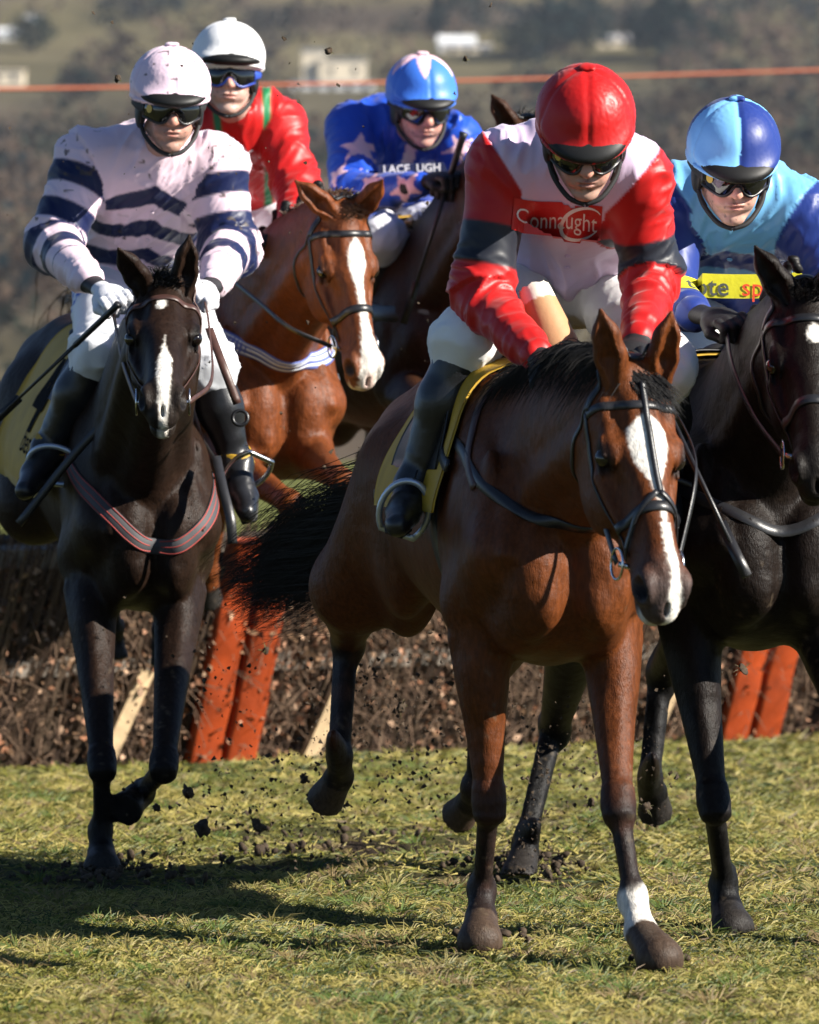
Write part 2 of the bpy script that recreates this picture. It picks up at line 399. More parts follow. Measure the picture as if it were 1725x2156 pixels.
def leaf_cloud(c, rad, n, size, r, tone, hollow=.35, cone=0., fast=None):
    u = r.normal(size=(n, 3)); u /= np.linalg.norm(u, axis=1)[:, None]; q = u * (hollow + (1 - hollow) * r.random((n, 1)) ** .6)
    if cone: f = np.clip((1 - q[:, 2]) / 2, .05, 1) ** cone; q[:, :2] *= f[:, None]
    if fast is None: q = q * (1 + .45 * (vnoise(q * 2.3 + r.random() * 20)[:, None] - .5))
    ctr = np.asarray(c) + q * rad
    A = r.normal(size=(n, 3)); A /= np.linalg.norm(A, axis=1)[:, None]; Bv = np.cross(A, r.normal(size=(n, 3))); Bv /= np.linalg.norm(Bv, axis=1)[:, None]
    s = size * (.6 + .8 * r.random((n, 1))); V = np.stack([ctr - A * s - Bv * s * .6, ctr + A * s - Bv * s * .6, ctr + A * s * .8 + Bv * s * .6, ctr - A * s * .8 + Bv * s * .6], 1).reshape(-1, 3)
    cl = np.asarray(tone)[None] * ((.55 + .9 * vnoise(q * 3 + 4)[:, None]) if fast is None else .7 + .6 * r.random()) * (.8 + .4 * r.random((n, 1))); return V, np.arange(4 * n).reshape(-1, 4), np.repeat(cl, 4, 0)
HOUSES = [(722, 178), (700, 190), (962, 108), (1300, 100), (8, 84), (12, 182), (70, 52), (985, 112)]
r = np.random.default_rng(11); Vs, Qs, Cs, off = [], [], [], 0
NK = 4200; ky = 330 + 1350 * r.random(NK) ** .75; kx = (r.random(NK) - .5) * (.48 * ky + 130); kz = hill_z(kx, ky); kn_ = fbm(np.stack([kx * .012, ky * .006, 0 * kx + 3], 1)); kpx = 862.5 + kx / ky * FPX; kn2 = fbm(np.stack([kx * .03, ky * .012, 0 * kx + 9], 1), 2)
hb = [on_hill(*q) for q in HOUSES]
for k in range(NK):
    x, y, z, nn = kx[k], ky[k], kz[k], kn_[k]
    if y > 1480 and x > -40 and r.random() < .93: continue
    if r.random() < .35 and nn > .54: continue
    if any(abs(kpx[k] - q[0]) < 100 and 14 > y - b[1] > -190 for q, b in zip(HOUSES, hb)): continue      # open ground in front of each house
    hgt = (5 + 6 * r.random()) * (1 if y > 600 else .8); g_ = r.random()
    tone = (.105, .074, .054) if g_ < .50 else ((.070, .058, .050) if g_ < .76 else ((.042, .048, .036) if g_ < .88 else (.012, .022, .027)))
    tone = np.array(tone) * (.32 + 1.15 * kn2[k])
    V, Q, C = leaf_cloud((x, y, z + hgt * .45), np.array([.6, .6, .55]) * hgt, 26, .95 * hgt / 9, r, tone, fast=k); Vs.append(V); Qs.append(Q + off); Cs.append(C); off += len(V)
tag(obj('far_wood', np.vstack(Vs), np.vstack(Qs), SETM['leaf'], smooth=False, col=np.vstack(Cs)), 'bare winter woodland covering the distant hillside', 'woodland', kind='stuff')
def tree(px, py, hgt, wid, tone, label, conif, seed):
    b = on_hill(px, py); r = np.random.default_rng(seed); root = empty('conifer_tree' if conif else 'leafy_tree', b, label, 'tree', 'dark trees on the far hillside')
    MB().tube([b + [0, 0, -.5], b + [.1, 0, hgt * .4], b + [0, 0, hgt * .75]], [hgt * .035, hgt * .025, hgt * .01], 7).build('trunk', SETM['bark'], root)
    V, Q, C = leaf_cloud(b + [0, 0, hgt * .56], np.array([wid / 2, wid / 2, hgt * .46]), 520, hgt * .05, r, tone, .25, 1.1 if conif else 0)
    obj('crown', V, Q, SETM['leaf'], root, smooth=False, col=C)
DG = (.008, .019, .016)
for i, (px, py, h_, w_, tn, lb, cf) in enumerate([
    (1398, 128, 21, 16, DG, 'tall dark conifer on the hill above the light blue cap', True), (1440, 122, 17, 13, DG, 'dark conifer standing close beside a taller conifer above the light blue cap', True),
    (1352, 118, 13, 12, (.012, .024, .021), 'shorter dark tree just left of the tall conifer above the light blue cap', False), (1235, 110, 15, 18, (.013, .026, .024), 'broad blue green tree directly above the red cap', False),
    (1160, 122, 16, 17, (.012, .024, .023), 'round dark tree to the left above the red cap', False), (1100, 130, 11, 14, (.02, .028, .02), 'low olive tree right of the white roofed house', False),
    (918, 86, 13, 9, (.014, .022, .019), 'narrow dark tree above the blue starred cap', True), (965, 70, 12, 16, (.016, .025, .022), 'wide dark tree behind the white roofed house', False),
    (300, 48, 9, 24, (.011, .019, .022), 'wide dark thicket on the hill above the white cap', False), (565, 75, 8, 22, (.012, .019, .019), 'dark hedge like tree right of the white cap', False),
    (165, 222, 9, 11, (.012, .02, .018), 'small dark bush left of the pink cap below the rope', False), (1620, 40, 10, 40, (.018, .026, .026), 'long dark belt of trees at the top right corner', False),
    (1500, 118, 10, 15, (.018, .03, .02), 'green tree right of the dark conifers', False), (70, 110, 10, 14, (.022, .03, .02), 'green tree near the left edge of the hill', False)]):
    tree(px, py, h_, w_, tn, lb, cf, 40 + i)
def house(px, py, w, d, hgt, wall, roof, label, name='house', rh=2.2, tower=None):
    b = on_hill(px, py); root = empty(name, b, label, 'building', 'houses on the far hillside')
    MB().box(b + [0, d / 2, hgt / 2 - .5], (w / 2, d / 2, hgt / 2 + .5)).build('wall', wall, root, False)
    e = .4; z = hgt; x0, x1 = -w / 2 - e, w / 2 + e; V = [b + np.array(q) for q in ((x0, -e, z), (x1, -e, z), (x1, d + e, z), (x0, d + e, z), (x0, d / 2, z + rh), (x1, d / 2, z + rh))]
    obj('roof', V, [(0, 1, 5, 4), (2, 3, 4, 5), (0, 4, 3), (1, 2, 5), (3, 2, 1, 0)], roof, root, False)
    for i in range(max(2, int(w / 4))):
        x = -w / 2 + (i + .5) * w / max(2, int(w / 4)); MB().box(b + [x, -.05, hgt * .55], (.6, .08, .7)).build('window', SETM['pane'], root, False)
    if tower:
        tx, tw, th = tower; t = MB().box(b + [tx, d / 2, th / 2], (tw / 2, tw / 2, th / 2)).build('tower', wall, root, False); MB().box(b + [tx, d / 2, th + .3], (tw / 2 + .3, tw / 2 + .3, .3)).build('parapet', roof, t, False)
house(722, 178, 11.5, 8, 6.0, SETM['wall'], SETM['slate'], 'cream house with a square tower on the hill left of the blue starred cap', rh=.6, tower=(-7.2, 5.5, 8.2))
house(700, 190, 20, 3, 1.6, SETM['white_wall'], SETM['slate'], 'long low white outbuilding in front of the cream house', rh=.5)
house(962, 108, 9.5, 7, 2.2, SETM['white_wall'], SETM['white_wall'], 'small white roofed house on the hill above the blue starred cap', rh=2.2)
house(1300, 100, 10, 7, 1.8, SETM['wall'], SETM['pale_roof'], 'pale roofed house among dark trees above the red cap', rh=1.8)
house(8, 84, 7, 6, 2.0, SETM['white_wall'], SETM['white_wall'], 'white house cut by the top left edge', rh=1.4)
house(12, 182, 8.5, 6, 3.6, SETM['wall'], SETM['wall'], 'cream house at the left edge on the rope line', rh=.5)
house(70, 52, 3.5, 3, 2.0, SETM['white_wall'], SETM['white_wall'], 'tiny white cottage near the top left corner', rh=1.0)
house(985, 112, 12, 5, 1.6, SETM['wall'], SETM['pale_roof'], 'low pinkish barn beside the small white roofed house', rh=.8)
# orange rope strung behind the course, tied between two tall posts out of the frame
ra, rb = P(-700, 196, 34.), P(2500, 118, 40.); pts = [lerp(ra, rb, t) + np.array([0, 0, -.05 * math.sin(math.pi * t)]) for t in np.linspace(0, 1, 40)]
tag(MB().tube(pts, .0115, 8).build('rope', SETM['rope']), 'taut orange rope stretched across behind the riders', 'rope')

# ---- brush hurdles: three panels end to end, leaning with the jump
SETM['timber'] = material('grey_timber', (.20, .17, .14), rough=.85, bump=[(60, (1, 1, .2), .004)], vary=.3, vscale=14)
SETM['tan_timber'] = material('tan_timber', (.42, .30, .17), rough=.75, bump=[(60, None, .003)], vary=.25, vscale=14)
SETM['pad'] = material('orange_pad', (.25, .036, .006), rough=.55, spec=.3, bump=[(9, None, .02), (70, None, .002)], bstr=.4, vary=.35, vscale=6)
SETM['twig'] = material('brush_twigs', rough=.85, spec=.15, attr=True)
HS1, HS2 = P(432, 1590, 20.45), P(1540, 1545, 21.95); HS1[2] = HS2[2] = 0; hdv = unit(HS2 - HS1); hn = np.array([hdv[1], -hdv[0], 0]); HL = np.linalg.norm(HS2 - HS1)
hup = unit(np.array([0, 0, 1.]) + hn * .36)
def hurdle(o, label, seed):
    r = np.random.default_rng(seed); root = empty('hurdle', o + hdv * HL / 2, label, 'hurdle', 'brush hurdle panels'); at = lambda u, h_, w=0.: o + hdv * u + hup * h_ + hn * w
    X, Yv = hdv, np.cross(hup, hdv); fn = -Yv if Yv @ hn < 0 else Yv
    for (h_, w, th) in ((.86, .040, .03), (.42, .032, .024)):
        MB().box(at(HL / 2, h_) + fn * (.0 if h_ > .6 else .045), (HL / 2 - .1, w, th), hdv, hup, fn).build('rail', SETM['timber'], root, False)
    for u in (.085, HL - .085):
        V = []; Fc = []; n = 18
        for i in range(n):
            h_ = -.02 + .98 * i / (n - 1); bul = .004 * math.sin(i * 1.3 + seed)
            for t in np.linspace(0, 2 * math.pi, 12, endpoint=False):
                cx, cy = math.cos(t), math.sin(t); cx = np.sign(cx) * abs(cx) ** .35; cy = np.sign(cy) * abs(cy) ** .45; V.append(at(u, h_) + hdv * cx * (.074 + bul * .3) + fn * (.11 + cy * (.030 + bul)))
        obj('orange_pad', V, grid_faces(n, 12, True) + [tuple(range(12)), tuple((n - 1) * 12 + k for k in range(12))[::-1]], SETM['pad'], root)
    for u in (HL * .18, HL * .82):
        a_, b_ = at(u + .06, .42) + fn * .10, at(u - .10, .02) + fn * .16; d_ = unit(b_ - a_); MB().box((a_ + b_) / 2, (np.linalg.norm(b_ - a_) / 2, .035, .014), d_, unit(np.cross(fn, d_)), fn).build('brace', SETM['tan_timber'], root, False)
    n = 2000; u = r.random(n) * HL; rt = o + np.outer(u, hdv) + np.outer((r.random(n) - .55) * .16, fn); rt[:, 2] = -.02
    dr = np.tile(hup, (n, 1)) + r.normal(size=(n, 3)) * [.10, .08, .04]; ln = .84 + .17 * r.random(n); V1, Q1 = strands(rt, dr, ln, (0, 0, 0), .011, 4, .012, r, .35)
    tw = np.array([[.11, .07, .048], [.065, .043, .032], [.16, .11, .075]])[r.integers(0, 3, n)] * (.6 + .7 * r.random((n, 1))); C1 = np.repeat(tw, 10, 0)
    m = 2600; u = r.random(m) * HL; rt = o + np.outer(u, hdv) + np.outer(r.random(m) * .95, hup) + np.outer(.02 + r.random(m) * .09, fn); dr = r.normal(size=(m, 3)); V2, Q2 = strands(rt, dr, .05 + .12 * r.random(m), (0, 0, -.3), .005, 2, .05, r, .4)
    C2 = np.repeat(np.array([.14, .09, .06])[None] * (.4 + .9 * r.random((m, 1))), 6, 0)
    br = obj('brush', np.vstack([V1, V2]), np.vstack([Q1, Q2 + len(V1)]), SETM['twig'], root, smooth=False, col=np.vstack([C1, C2]), kind='stuff')
    k = 4600; u = r.random(k) * HL; hh = r.random(k) ** .8 * .86; c = o + np.outer(u, hdv) + np.outer(hh, hup) + np.outer(.05 + r.random(k) * .10, fn)
    ok = r.random(k) < .35 + 1.3 * (vnoise(c * 5.) - .3); c = c[ok]; k = len(c); A = r.normal(size=(k, 3)); A /= np.linalg.norm(A, axis=1)[:, None]; Bv = np.cross(A, r.normal(size=(k, 3))); Bv /= np.linalg.norm(Bv, axis=1)[:, None]
    s = (.008 + .017 * r.random((k, 1)) ** 1.6)
    cup = np.cross(A, Bv) * s * .35; V = np.stack([c - A * s, c - Bv * s * .62 + cup, c + A * s, c + Bv * s * .62 + cup], 1).reshape(-1, 3)
    lc = np.array([[.32, .17, .105], [.24, .11, .06], [.40, .26, .17], [.18, .105, .06]])[r.integers(0, 4, k)] * (.6 + .6 * r.random((k, 1)))
    obj('dead_leaves', V, np.arange(4 * k).reshape(-1, 4), SETM['twig'], root, smooth=False, col=np.repeat(lc, 4, 0), kind='stuff')
    # dark packed core so that the brush is dense
    MB().box(at(HL / 2, .46) - fn * .06, (HL / 2 - .02, .46, .03), hdv, hup, fn).build('packed_core', SETM['core'], root, False)
SETM['core'] = material('packed_birch', (.030, .021, .015), rough=.95, bump=[(40, (1, 1, .2), .03)], bstr=.8, vary=.5, vscale=25)
hurdle(HS1 - hdv * HL, 'brush hurdle panel behind the dark horse with pink rider', 1)
hurdle(HS1, 'middle brush hurdle panel behind the bay horse between orange pads', 2)
hurdle(HS2, 'brush hurdle panel at the right edge behind the black horse', 3)
# ---------------------------------------------------------------- horses
MAT = {}
class Horse: pass
def make_horse(sp):
    h = Horse(); h.sp = sp; sc = sp.get('scale', .95); hd = math.radians(sp['heading']); pt = math.radians(sp.get('pitch', 0))
    F0 = np.array([math.sin(hd), -math.cos(hd), 0.]); Lf = np.cross([0, 0, 1.], F0)
    Fw = F0 * math.cos(pt) - np.array([0, 0, 1.]) * math.sin(pt); Up = np.cross(Fw, Lf)
    piv = np.array([sp['at'][0], sp['at'][1], 1.2 * sc + sp.get('dz', 0)])
    wd = sp.get('width', 1.)
    def lp(x, y, z): return piv + sc * (x * Fw + y * wd * Lf + (z - 1.2) * Up)
    h.lp, h.Fw, h.Lf, h.Up, h.sc = lp, Fw, Lf, Up, sc
    RT = np.array([Fw, Lf, Up])
    S = SDF(); e = lambda c, r, k=.06, R=RT, op=1: S.ell(lp(*c), np.array(r) * sc * np.array([1, wd, 1]), k * sc, R, op)
    # trunk
    e((.12, 0, 1.19), (.66, .285, .36), .10)
    e((.58, 0, 1.15), (.30, .215, .35), .12)
    e((.66, 0, .99), (.24, .16, .17), .06)
    e((-.34, 0, 1.23), (.48, .262, .31), .12)
    e((-.70, 0, 1.30), (.33, .25, .27), .10)
    S.cone(lp(.50, 0, 1.48), lp(.05, 0, 1.50), .075 * sc, .06 * sc, .14)
    S.cone(lp(.0, 0, 1.49), lp(-.62, 0, 1.50), .06 * sc, .07 * sc, .16)
    S.cone(lp(-.86, 0, 1.42), lp(-1.02, 0, 1.26), .07 * sc, .05 * sc, .06)          # dock
    L = sp['legs']; h.legs = {}
    for side in (1, -1):
        sd = 'l' if side > 0 else 'r'
        # shoulder blade, arm and breast
        pw, ps, pe = lp(.38, side * .10, 1.50), lp(.80, side * .155, 1.10), lp(.57, side * .19, .97)
        S.cone(pw, ps, .085 * sc, .085 * sc, .09)
        e((.66, side * .165, 1.18), (.14, .075, .20), .05)
        e((.52, side * .19, 1.10), (.13, .075, .17), .06)
        S.cone(ps, pe, .085 * sc, .09 * sc, .06)
        e((.862, side * .090, 1.045), (.082, .086, .165), .026)
        S.cone(lp(.74, side * .11, 1.36), lp(.90, side * .165, 1.10), .040 * sc, .030 * sc, .022); e((.885, side * .07, .97), (.06, .05, .07), .02)
        e((.80, side * .17, 1.11), (.065, .050, .085), .018)
        e((.70, side * .215, 1.06), (.05, .03, .12), .022); e((.60, side * .235, 1.14), (.055, .03, .15), .022); e((.76, side * .185, 1.24), (.05, .028, .13), .02)
        e((.74, side * .10, .93), (.12, .085, .10), .05)
        # foreleg
        kn, ft, co, toe = [np.asarray(q, float) for q in L['f' + sd]]
        el = lp(.57, side * .175, .93)
        ax = unit(kn - el); out = unit(Lf * side - ax * (ax @ (Lf * side))); fr = np.cross(out, ax) * side
        if fr @ Fw < 0: fr = -fr
        S.cone(el, kn, .080 * sc, .035 * sc, .05)
        S.ell(lerp(el, kn, .24) + fr * .018 + out * .012, np.array([.15, .052, .070]) * sc, .04, np.array([ax, out, fr]))
        S.ell(lerp(el, kn, .30) - fr * .03, np.array([.14, .045, .042]) * sc, .03, np.array([ax, out, fr]))
        S.ell(kn, np.array([.060, .046, .046]) * sc, .02, np.array([ax, out, fr]))
        S.ell(kn - fr * .026, np.array([.04, .030, .030]) * sc, .014, np.array([ax, out, fr]))
        for o_ in (-.036, .034): S.ell(kn + ax * o_ + fr * .004, np.array([.026, .044, .042]) * sc, .010, np.array([ax, out, fr]))
        S.cone(lerp(el, kn, .10) + fr * .055 + out * .012, lerp(el, kn, .78) + fr * .026 + out * .004, .032 * sc, .011 * sc, .014)
        S.cone(lerp(el, kn, .12) + out * .058, lerp(el, kn, .80) + out * .024 - fr * .006, .030 * sc, .010 * sc, .014)
        S.cone(lerp(el, kn, .10) - fr * .055 - out * .012, lerp(el, kn, .85) - fr * .028, .036 * sc, .011 * sc, .014)
        S.cone(lerp(el, kn, .08) - out * .05 + fr * .02, lerp(el, kn, .6) - out * .026, .034 * sc, .012 * sc, .016)
        ax2 = unit(ft - kn); fr2 = unit(fr - ax2 * (fr @ ax2))
        S.cone(kn, ft, .029 * sc, .0245 * sc, .02)
        S.cone(kn - fr2 * .024, ft - fr2 * .020, .017 * sc, .019 * sc, .008)
        S.ell(ft - fr2 * .008, np.array([.05, .04, .046]) * sc, .02, np.array([ax2, out, fr2]))
        S.ell(ft - fr2 * .030, np.array([.026, .030, .018]) * sc, .010, np.array([ax2, out, fr2]))
        S.cone(ft, co, .034 * sc, .037 * sc, .016)
        hoof(S, co, toe, sc, sp.get('ground', ()), 'f' + sd)
        h.legs['f' + sd] = [ps, el, kn, ft, co, toe]
        # hindleg
        hk, ft, co, toe = [np.asarray(q, float) for q in L['h' + sd]]
        hp, st = lp(-.60, side * .14, 1.30), lp(-.44, side * .20, .98)
        e((-.78, side * .135, 1.16), (.24, .125, .34), .07)
        e((-.56, side * .18, 1.16), (.20, .10, .28), .07)
        if 'stifle_' + sd in sp: st = sp['stifle_' + sd]
        S.cone(hp, st, .16 * sc, .125 * sc, .08)
        S.ell(st, np.array([.10, .10, .12]) * sc, .05)
        ax = unit(hk - st); out = unit(Lf * side - ax * (ax @ (Lf * side))); fr = np.cross(out, ax) * side
        if fr @ Fw < 0: fr = -fr
        S.cone(st, hk, .11 * sc, .046 * sc, .06)
        S.ell(lerp(st, hk, .3) - fr * .035, np.array([.17, .07, .085]) * sc, .05, np.array([ax, out, fr]))
        ax2 = unit(ft - hk); bk = unit(-ax2 * .9 - fr * .5)
        S.ell(hk, np.array([.075, .046, .06]) * sc, .03, np.array([ax2, out, unit(np.cross(ax2, out))]))
        S.cone(hk, hk + bk * .085 * sc, .034 * sc, .026 * sc, .02)
        S.cone(lerp(st, hk, .30) - fr * .07, hk + bk * .07 * sc, .026 * sc, .017 * sc, .012); S.cone(lerp(st, hk, .15) + fr * .05, lerp(st, hk, .9) + fr * .02, .04 * sc, .014 * sc, .02)
        S.cone(hk, ft, .032 * sc, .027 * sc, .02)
        fr2 = unit(fr - ax2 * (fr @ ax2))
        S.cone(hk - fr2 * .024, ft - fr2 * .02, .019 * sc, .020 * sc, .008)
        S.ell(ft - fr2 * .008, np.array([.05, .042, .048]) * sc, .02, np.array([ax2, out, fr2]))
        S.cone(ft, co, .035 * sc, .036 * sc, .02)
        hoof(S, co, toe, sc, sp.get('ground', ()), 'h' + sd)
        h.legs['h' + sd] = [hp, st, hk, ft, co, toe]
    # girth hollow, breast furrow
    S.cone(lp(.985, 0, 1.20), lp(.935, 0, .90), .012 * sc, .024 * sc, .022, op=-1)
    # head
    po, mz = np.asarray(sp['poll'], float), np.asarray(sp['muzzle'], float); hs = np.linalg.norm(mz - po) / .625
    hs = sp.get('head_scale', hs); X, Y, Z = frame(mz - po, sp['face']); RH = np.array([X, Y, Z])
    def hp_(x, y, z): return po + hs * (x * X + y * Y + z * Z)
    h.hp, h.RH, h.hs = hp_, RH, hs
    he = lambda c, r, k=.02, op=1, R=RH: S.ell(hp_(*c), np.array(r) * hs, k * hs, R, op)
    hc = lambda a, b, ra, rb, k=.02, flat=None, op=1: S.cone(hp_(*a), hp_(*b), ra * hs, rb * hs, k * hs, flat, op)
    # neck
    n0, n1 = lp(.50, 0, 1.27), hp_(.07, 0, -.125); nb = sp.get('neck_mid')
    mid = lerp(n0, n1, .5) + Up * .05 * sc if nb is None else np.asarray(nb, float)
    line = catmull([n0, mid, n1], 4); tt = np.linspace(0, 1, len(line))
    for i in range(len(line) - 1):
        lat = unit(lerp(Lf, Y, tt[i] * .9)); f = lerp(.58, .64, tt[i])
        R0, R1 = [lerp(.265, .140, t ** .75) * sc for t in (tt[i], tt[i + 1])]
        S.cone(line[i], line[i + 1], R0, R1, .05, (lat, f))
    nx = unit(n1 - n0); crest = unit(Up - nx * (Up @ nx))
    c0 = lp(.42, 0, 1.50); S.cone(c0, lerp(c0, hp_(.0, 0, -.03), .5) + crest * .02, .05 * sc, .045 * sc, .08); S.cone(lerp(c0, hp_(.0, 0, -.03), .5) + crest * .02, hp_(.0, 0, -.04), .045 * sc, .04 * sc, .06)
    h.neck = line; h.crest = [c0, lerp(c0, hp_(.0, 0, -.03), .5) + crest * .06, hp_(-.01, 0, .0)]; h.crest_up = crest
    # windpipe and jugular groove
    thr = unit(-crest); S.cone(lerp(n0, n1, .15) + thr * .20 * sc, lerp(n0, n1, .93) + thr * .09 * sc, .055 * sc, .045 * sc, .05)
    for side in (1, -1):
        S.cone(lerp(n0, n1, .1) + thr * .1 * sc + Lf * side * .10 * sc, lerp(n0, n1, .95) + thr * .05 * sc + Y * side * .07 * hs, .05 * sc, .04 * sc, .04)
    he((.11, 0, -.095), (.15, .092, .085), .03)
    hc((.12, 0, -.115), (.50, 0, -.078), .098, .055, .03, (Y, .86))
    he((.175, 0, -.060), (.13, .090, .052), .03)
    hc((.18, 0, -.045), (.49, 0, -.040), .042, .034, .025)
    hc((.24, 0, -.205), (.50, 0, -.135), .050, .034, .03, (Y, .8))
    he((.515, 0, -.080), (.080, .057, .064), .03)
    he((.575, 0, -.092), (.038, .043, .040), .02)
    he((.548, 0, -.142), (.045, .036, .028), .018)
    for s in (1, -1):
        he((.195, s * .080, -.050), (.046, .020, .022), .016)          # brow
        he((.205, s * .052, -.175), (.135, .042, .105), .035)         # cheek
        hc((.235, s * .084, -.108), (.37, s * .060, -.095), .017, .012, .022)
        he((.085, s * .072, -.085), (.06, .03, .05), .02)
        he((.535, s * .046, -.060), (.046, .025, .040), .016)         # nostril wing
        he((.125, s * .066, -.012), (.040, .012, .016), .03, -1)        # hollow above the eye
        he((.35, s * .076, -.06), (.09, .010, .022), .04, -1)
        he((.205, s * .105, -.066), (.026, .016, .019), .012, -1)     # eye socket
        he((.190, s * .098, -.046), (.030, .007, .006), .008)         # upper lid
        he((.220, s * .095, -.086), (.026, .006, .005), .008)         # lower lid
        he((.553, s * .066, -.054), (.034, .019, .021), .010, -1)     # nostril
        he((.545, s * .056, -.050), (.022, .020, .013), .010, -1)
        # ear
        d = unit(np.asarray(sp['ears'][0 if s > 0 else 1], float)); b = hp_(.015, s * .055, -.01); op_ = np.asarray(sp.get('ear_open', -np.array([0, 1., 0]) + .35 * s * Y), float)
        op_ = unit(op_ - d * (op_ @ d)); lat = np.cross(d, op_); er = sp.get('ear', .155) * hs
        pts = [b - d * .02, b + d * er * .28, b + d * er * .62 + lat * 0, b + d * er]
        for i, (ra, rb) in enumerate(((.034, .036), (.036, .030), (.030, .006))): S.cone(pts[i], pts[i + 1], ra * hs, rb * hs, .016, (op_, .8))
        for i, (ra, rb) in enumerate(((.004, .021), (.021, .016), (.016, .001))):
            S.cone(pts[i] + op_ * .025 * hs, pts[i + 1] + op_ * (.025 if i < 2 else .009) * hs, ra * hs, rb * hs, .008, None, -1)
    he((.555, 0, -.121), (.055, .070, .005), .008, -1)                # mouth
    he((.585, 0, -.070), (.018, .006, .020), .012, -1)
    h.S = S
    # mesh: body coarse, head fine, cut across the top of the neck on the same skin
    cutp = line[int(len(line) * .62)]; cutn = unit(n1 - mid)
    V, Q, G = S.mesh(sp.get('vox', .009))
    cf = (V[Q].mean(1) - cutp) @ cutn; near = np.linalg.norm(V[Q].mean(1) - n1, axis=1) < .62
    V1, Q1, G1 = clip_faces(V, Q, G, ~((cf > .004) & near))
    hl = np.minimum.reduce([po, mz, cutp, n1]) - .30; hh = np.maximum.reduce([po, mz, cutp, n1]) + .30
    V, Q, G = S.mesh(sp.get('hvox', .0048), hl, hh)
    cf = (V[Q].mean(1) - cutp) @ cutn; near = np.linalg.norm(V[Q].mean(1) - n1, axis=1) < .62
    V2, Q2, G2 = clip_faces(V, Q, G, (cf > -.004) & near)
    V = np.vstack([V1, V2]); Q = np.vstack([Q1, Q2 + len(V1)]); G = np.vstack([G1, G2])
    # coat
    Lc = (V - po) @ RH.T / hs; col = coat(h, V, Lc, len(V1))
    root = empty(sp['name'], (piv[0], piv[1], 0), sp['label'], 'horse', 'racehorses clearing the hurdle'); h.root = root
    body = obj('body', V, Q, MAT['coat_' + sp['coat']], root, col=col, nor=G); h.body = body
    h.V, h.Q = V, Q
    for s in (1, -1):
        c = hp_(.206, s * .0885, -.066); a = np.linspace(0, math.pi, 9); b = np.linspace(0, 2 * math.pi, 14, endpoint=False)
        EV = [c + .0220 * hs * (math.cos(x) * Y * s + math.sin(x) * (math.cos(y) * X * 1.1 + math.sin(y) * Z)) for x in a for y in b]
        obj('eye', EV, [(i * 14 + j, i * 14 + (j + 1) % 14, (i + 1) * 14 + (j + 1) % 14, (i + 1) * 14 + j) for i in range(8) for j in range(14)], MAT['eye'], root)
    return h

def hoof(S, co, toe, sc, ground, key):
    d = unit(toe - co); L = np.linalg.norm(toe - co)
    n = np.array([0, 0, -1.]) if key in ground else unit(d * .8 + np.array([0, 0, -.0]))
    pt = toe if key not in ground else np.array([toe[0], toe[1], -.012])
    S.cutcone(co - d * .01, toe + d * .02, .040 * sc, .062 * sc, pt, n, .008)
    S.cone(co - d * .012, co, .043 * sc, .043 * sc, .012)

def coat(h, V, Lc, nbody):
    sp = h.sp; n1 = fbm(V * 5.)[:, None]; n2 = fbm(V * 28.)[:, None]; n3 = vnoise(V * 160.)[:, None]
    base = np.array(sp['col'], float); col = base[None] * (1 + .7 * (n1 - .5) + .35 * (n2 - .5) + .3 * (n3 - .5))
    mixc = lambda c, m: col * (1 - m[:, None]) + np.asarray(c)[None] * m[:, None]
    # darker points of the legs
    for k, pl in h.legs.items():
        t, d = along(V, pl[1:]); near = sstep(.17, .09, d)
        if sp['coat'] != 'chestnut':
            m = near * sstep(.60, 1.25, t + .35 * (fbm(V * 9.) - .5)); col = mixc(sp['points'], m * sp.get('points_amount', .93))
            m = near * sstep(1.0, 1.3, t) * sstep(2.2, 1.6, t) * sstep(.45, .7, fbm(V * 22.)); col = mixc(base * .8 + .02, m * .35)
        if k in sp.get('socks', ()):
            m = near * sstep(1.86, 2.02, t + .3 * (fbm(V * 30.) - .5)) * sstep(3.06, 3.0, t); col = mixc((.62, .58, .52), m)
        m = sstep(.12, .07, d) * sstep(3.0, 3.05, t); col = mixc(np.array(sp.get('hoof', (.022, .019, .017))) * 1., m)
    m = sstep(.80, .86, vnoise(V * 85. + 7)) * sstep(.42, .62, vnoise(V * 7. + 3)) * sstep(1.5, .5, V[:, 2]); col = mixc((.10, .075, .05), m * .55)
    lx, ly, lz = Lc.T; ishead = sstep(.33, .22, np.abs(ly)) * (lx > -.22) * (lx < .72) * (np.abs(lz + .08) < .3)
    ishead[:nbody] = 0
    # muzzle
    m = ishead * sstep(.44, .56, lx + .05 * (fbm(V * 14.) - .5)); col = mixc(sp['muzzle_col'], m * .85)
    for s in (1, -1):
        m = ishead * sstep(.034, .018, np.linalg.norm(Lc - np.array([.552, s * .062, -.052]), axis=1)); col = mixc((.006, .005, .005), m)
        m = ishead * sstep(.045, .026, np.linalg.norm((Lc - np.array([.205, s * .1, -.066])) * [.8, .6, 1], axis=1)); col = mixc(np.array(sp['points']) * .7, m * .9)
    # white on the face
    jag = (fbm(V * 30.) - .5) * .012 + (vnoise(V * 170.) - .5) * .008
    w = sp['white'](lx, ly, lz) + jag
    m = ishead * (lz > -.11 - .08 * (lx > .5)) * sstep(-.004, .005, w); col = mixc((.68, .64, .58), m)
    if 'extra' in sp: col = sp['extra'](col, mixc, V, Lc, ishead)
    return np.clip(col, 0.0015, 1)

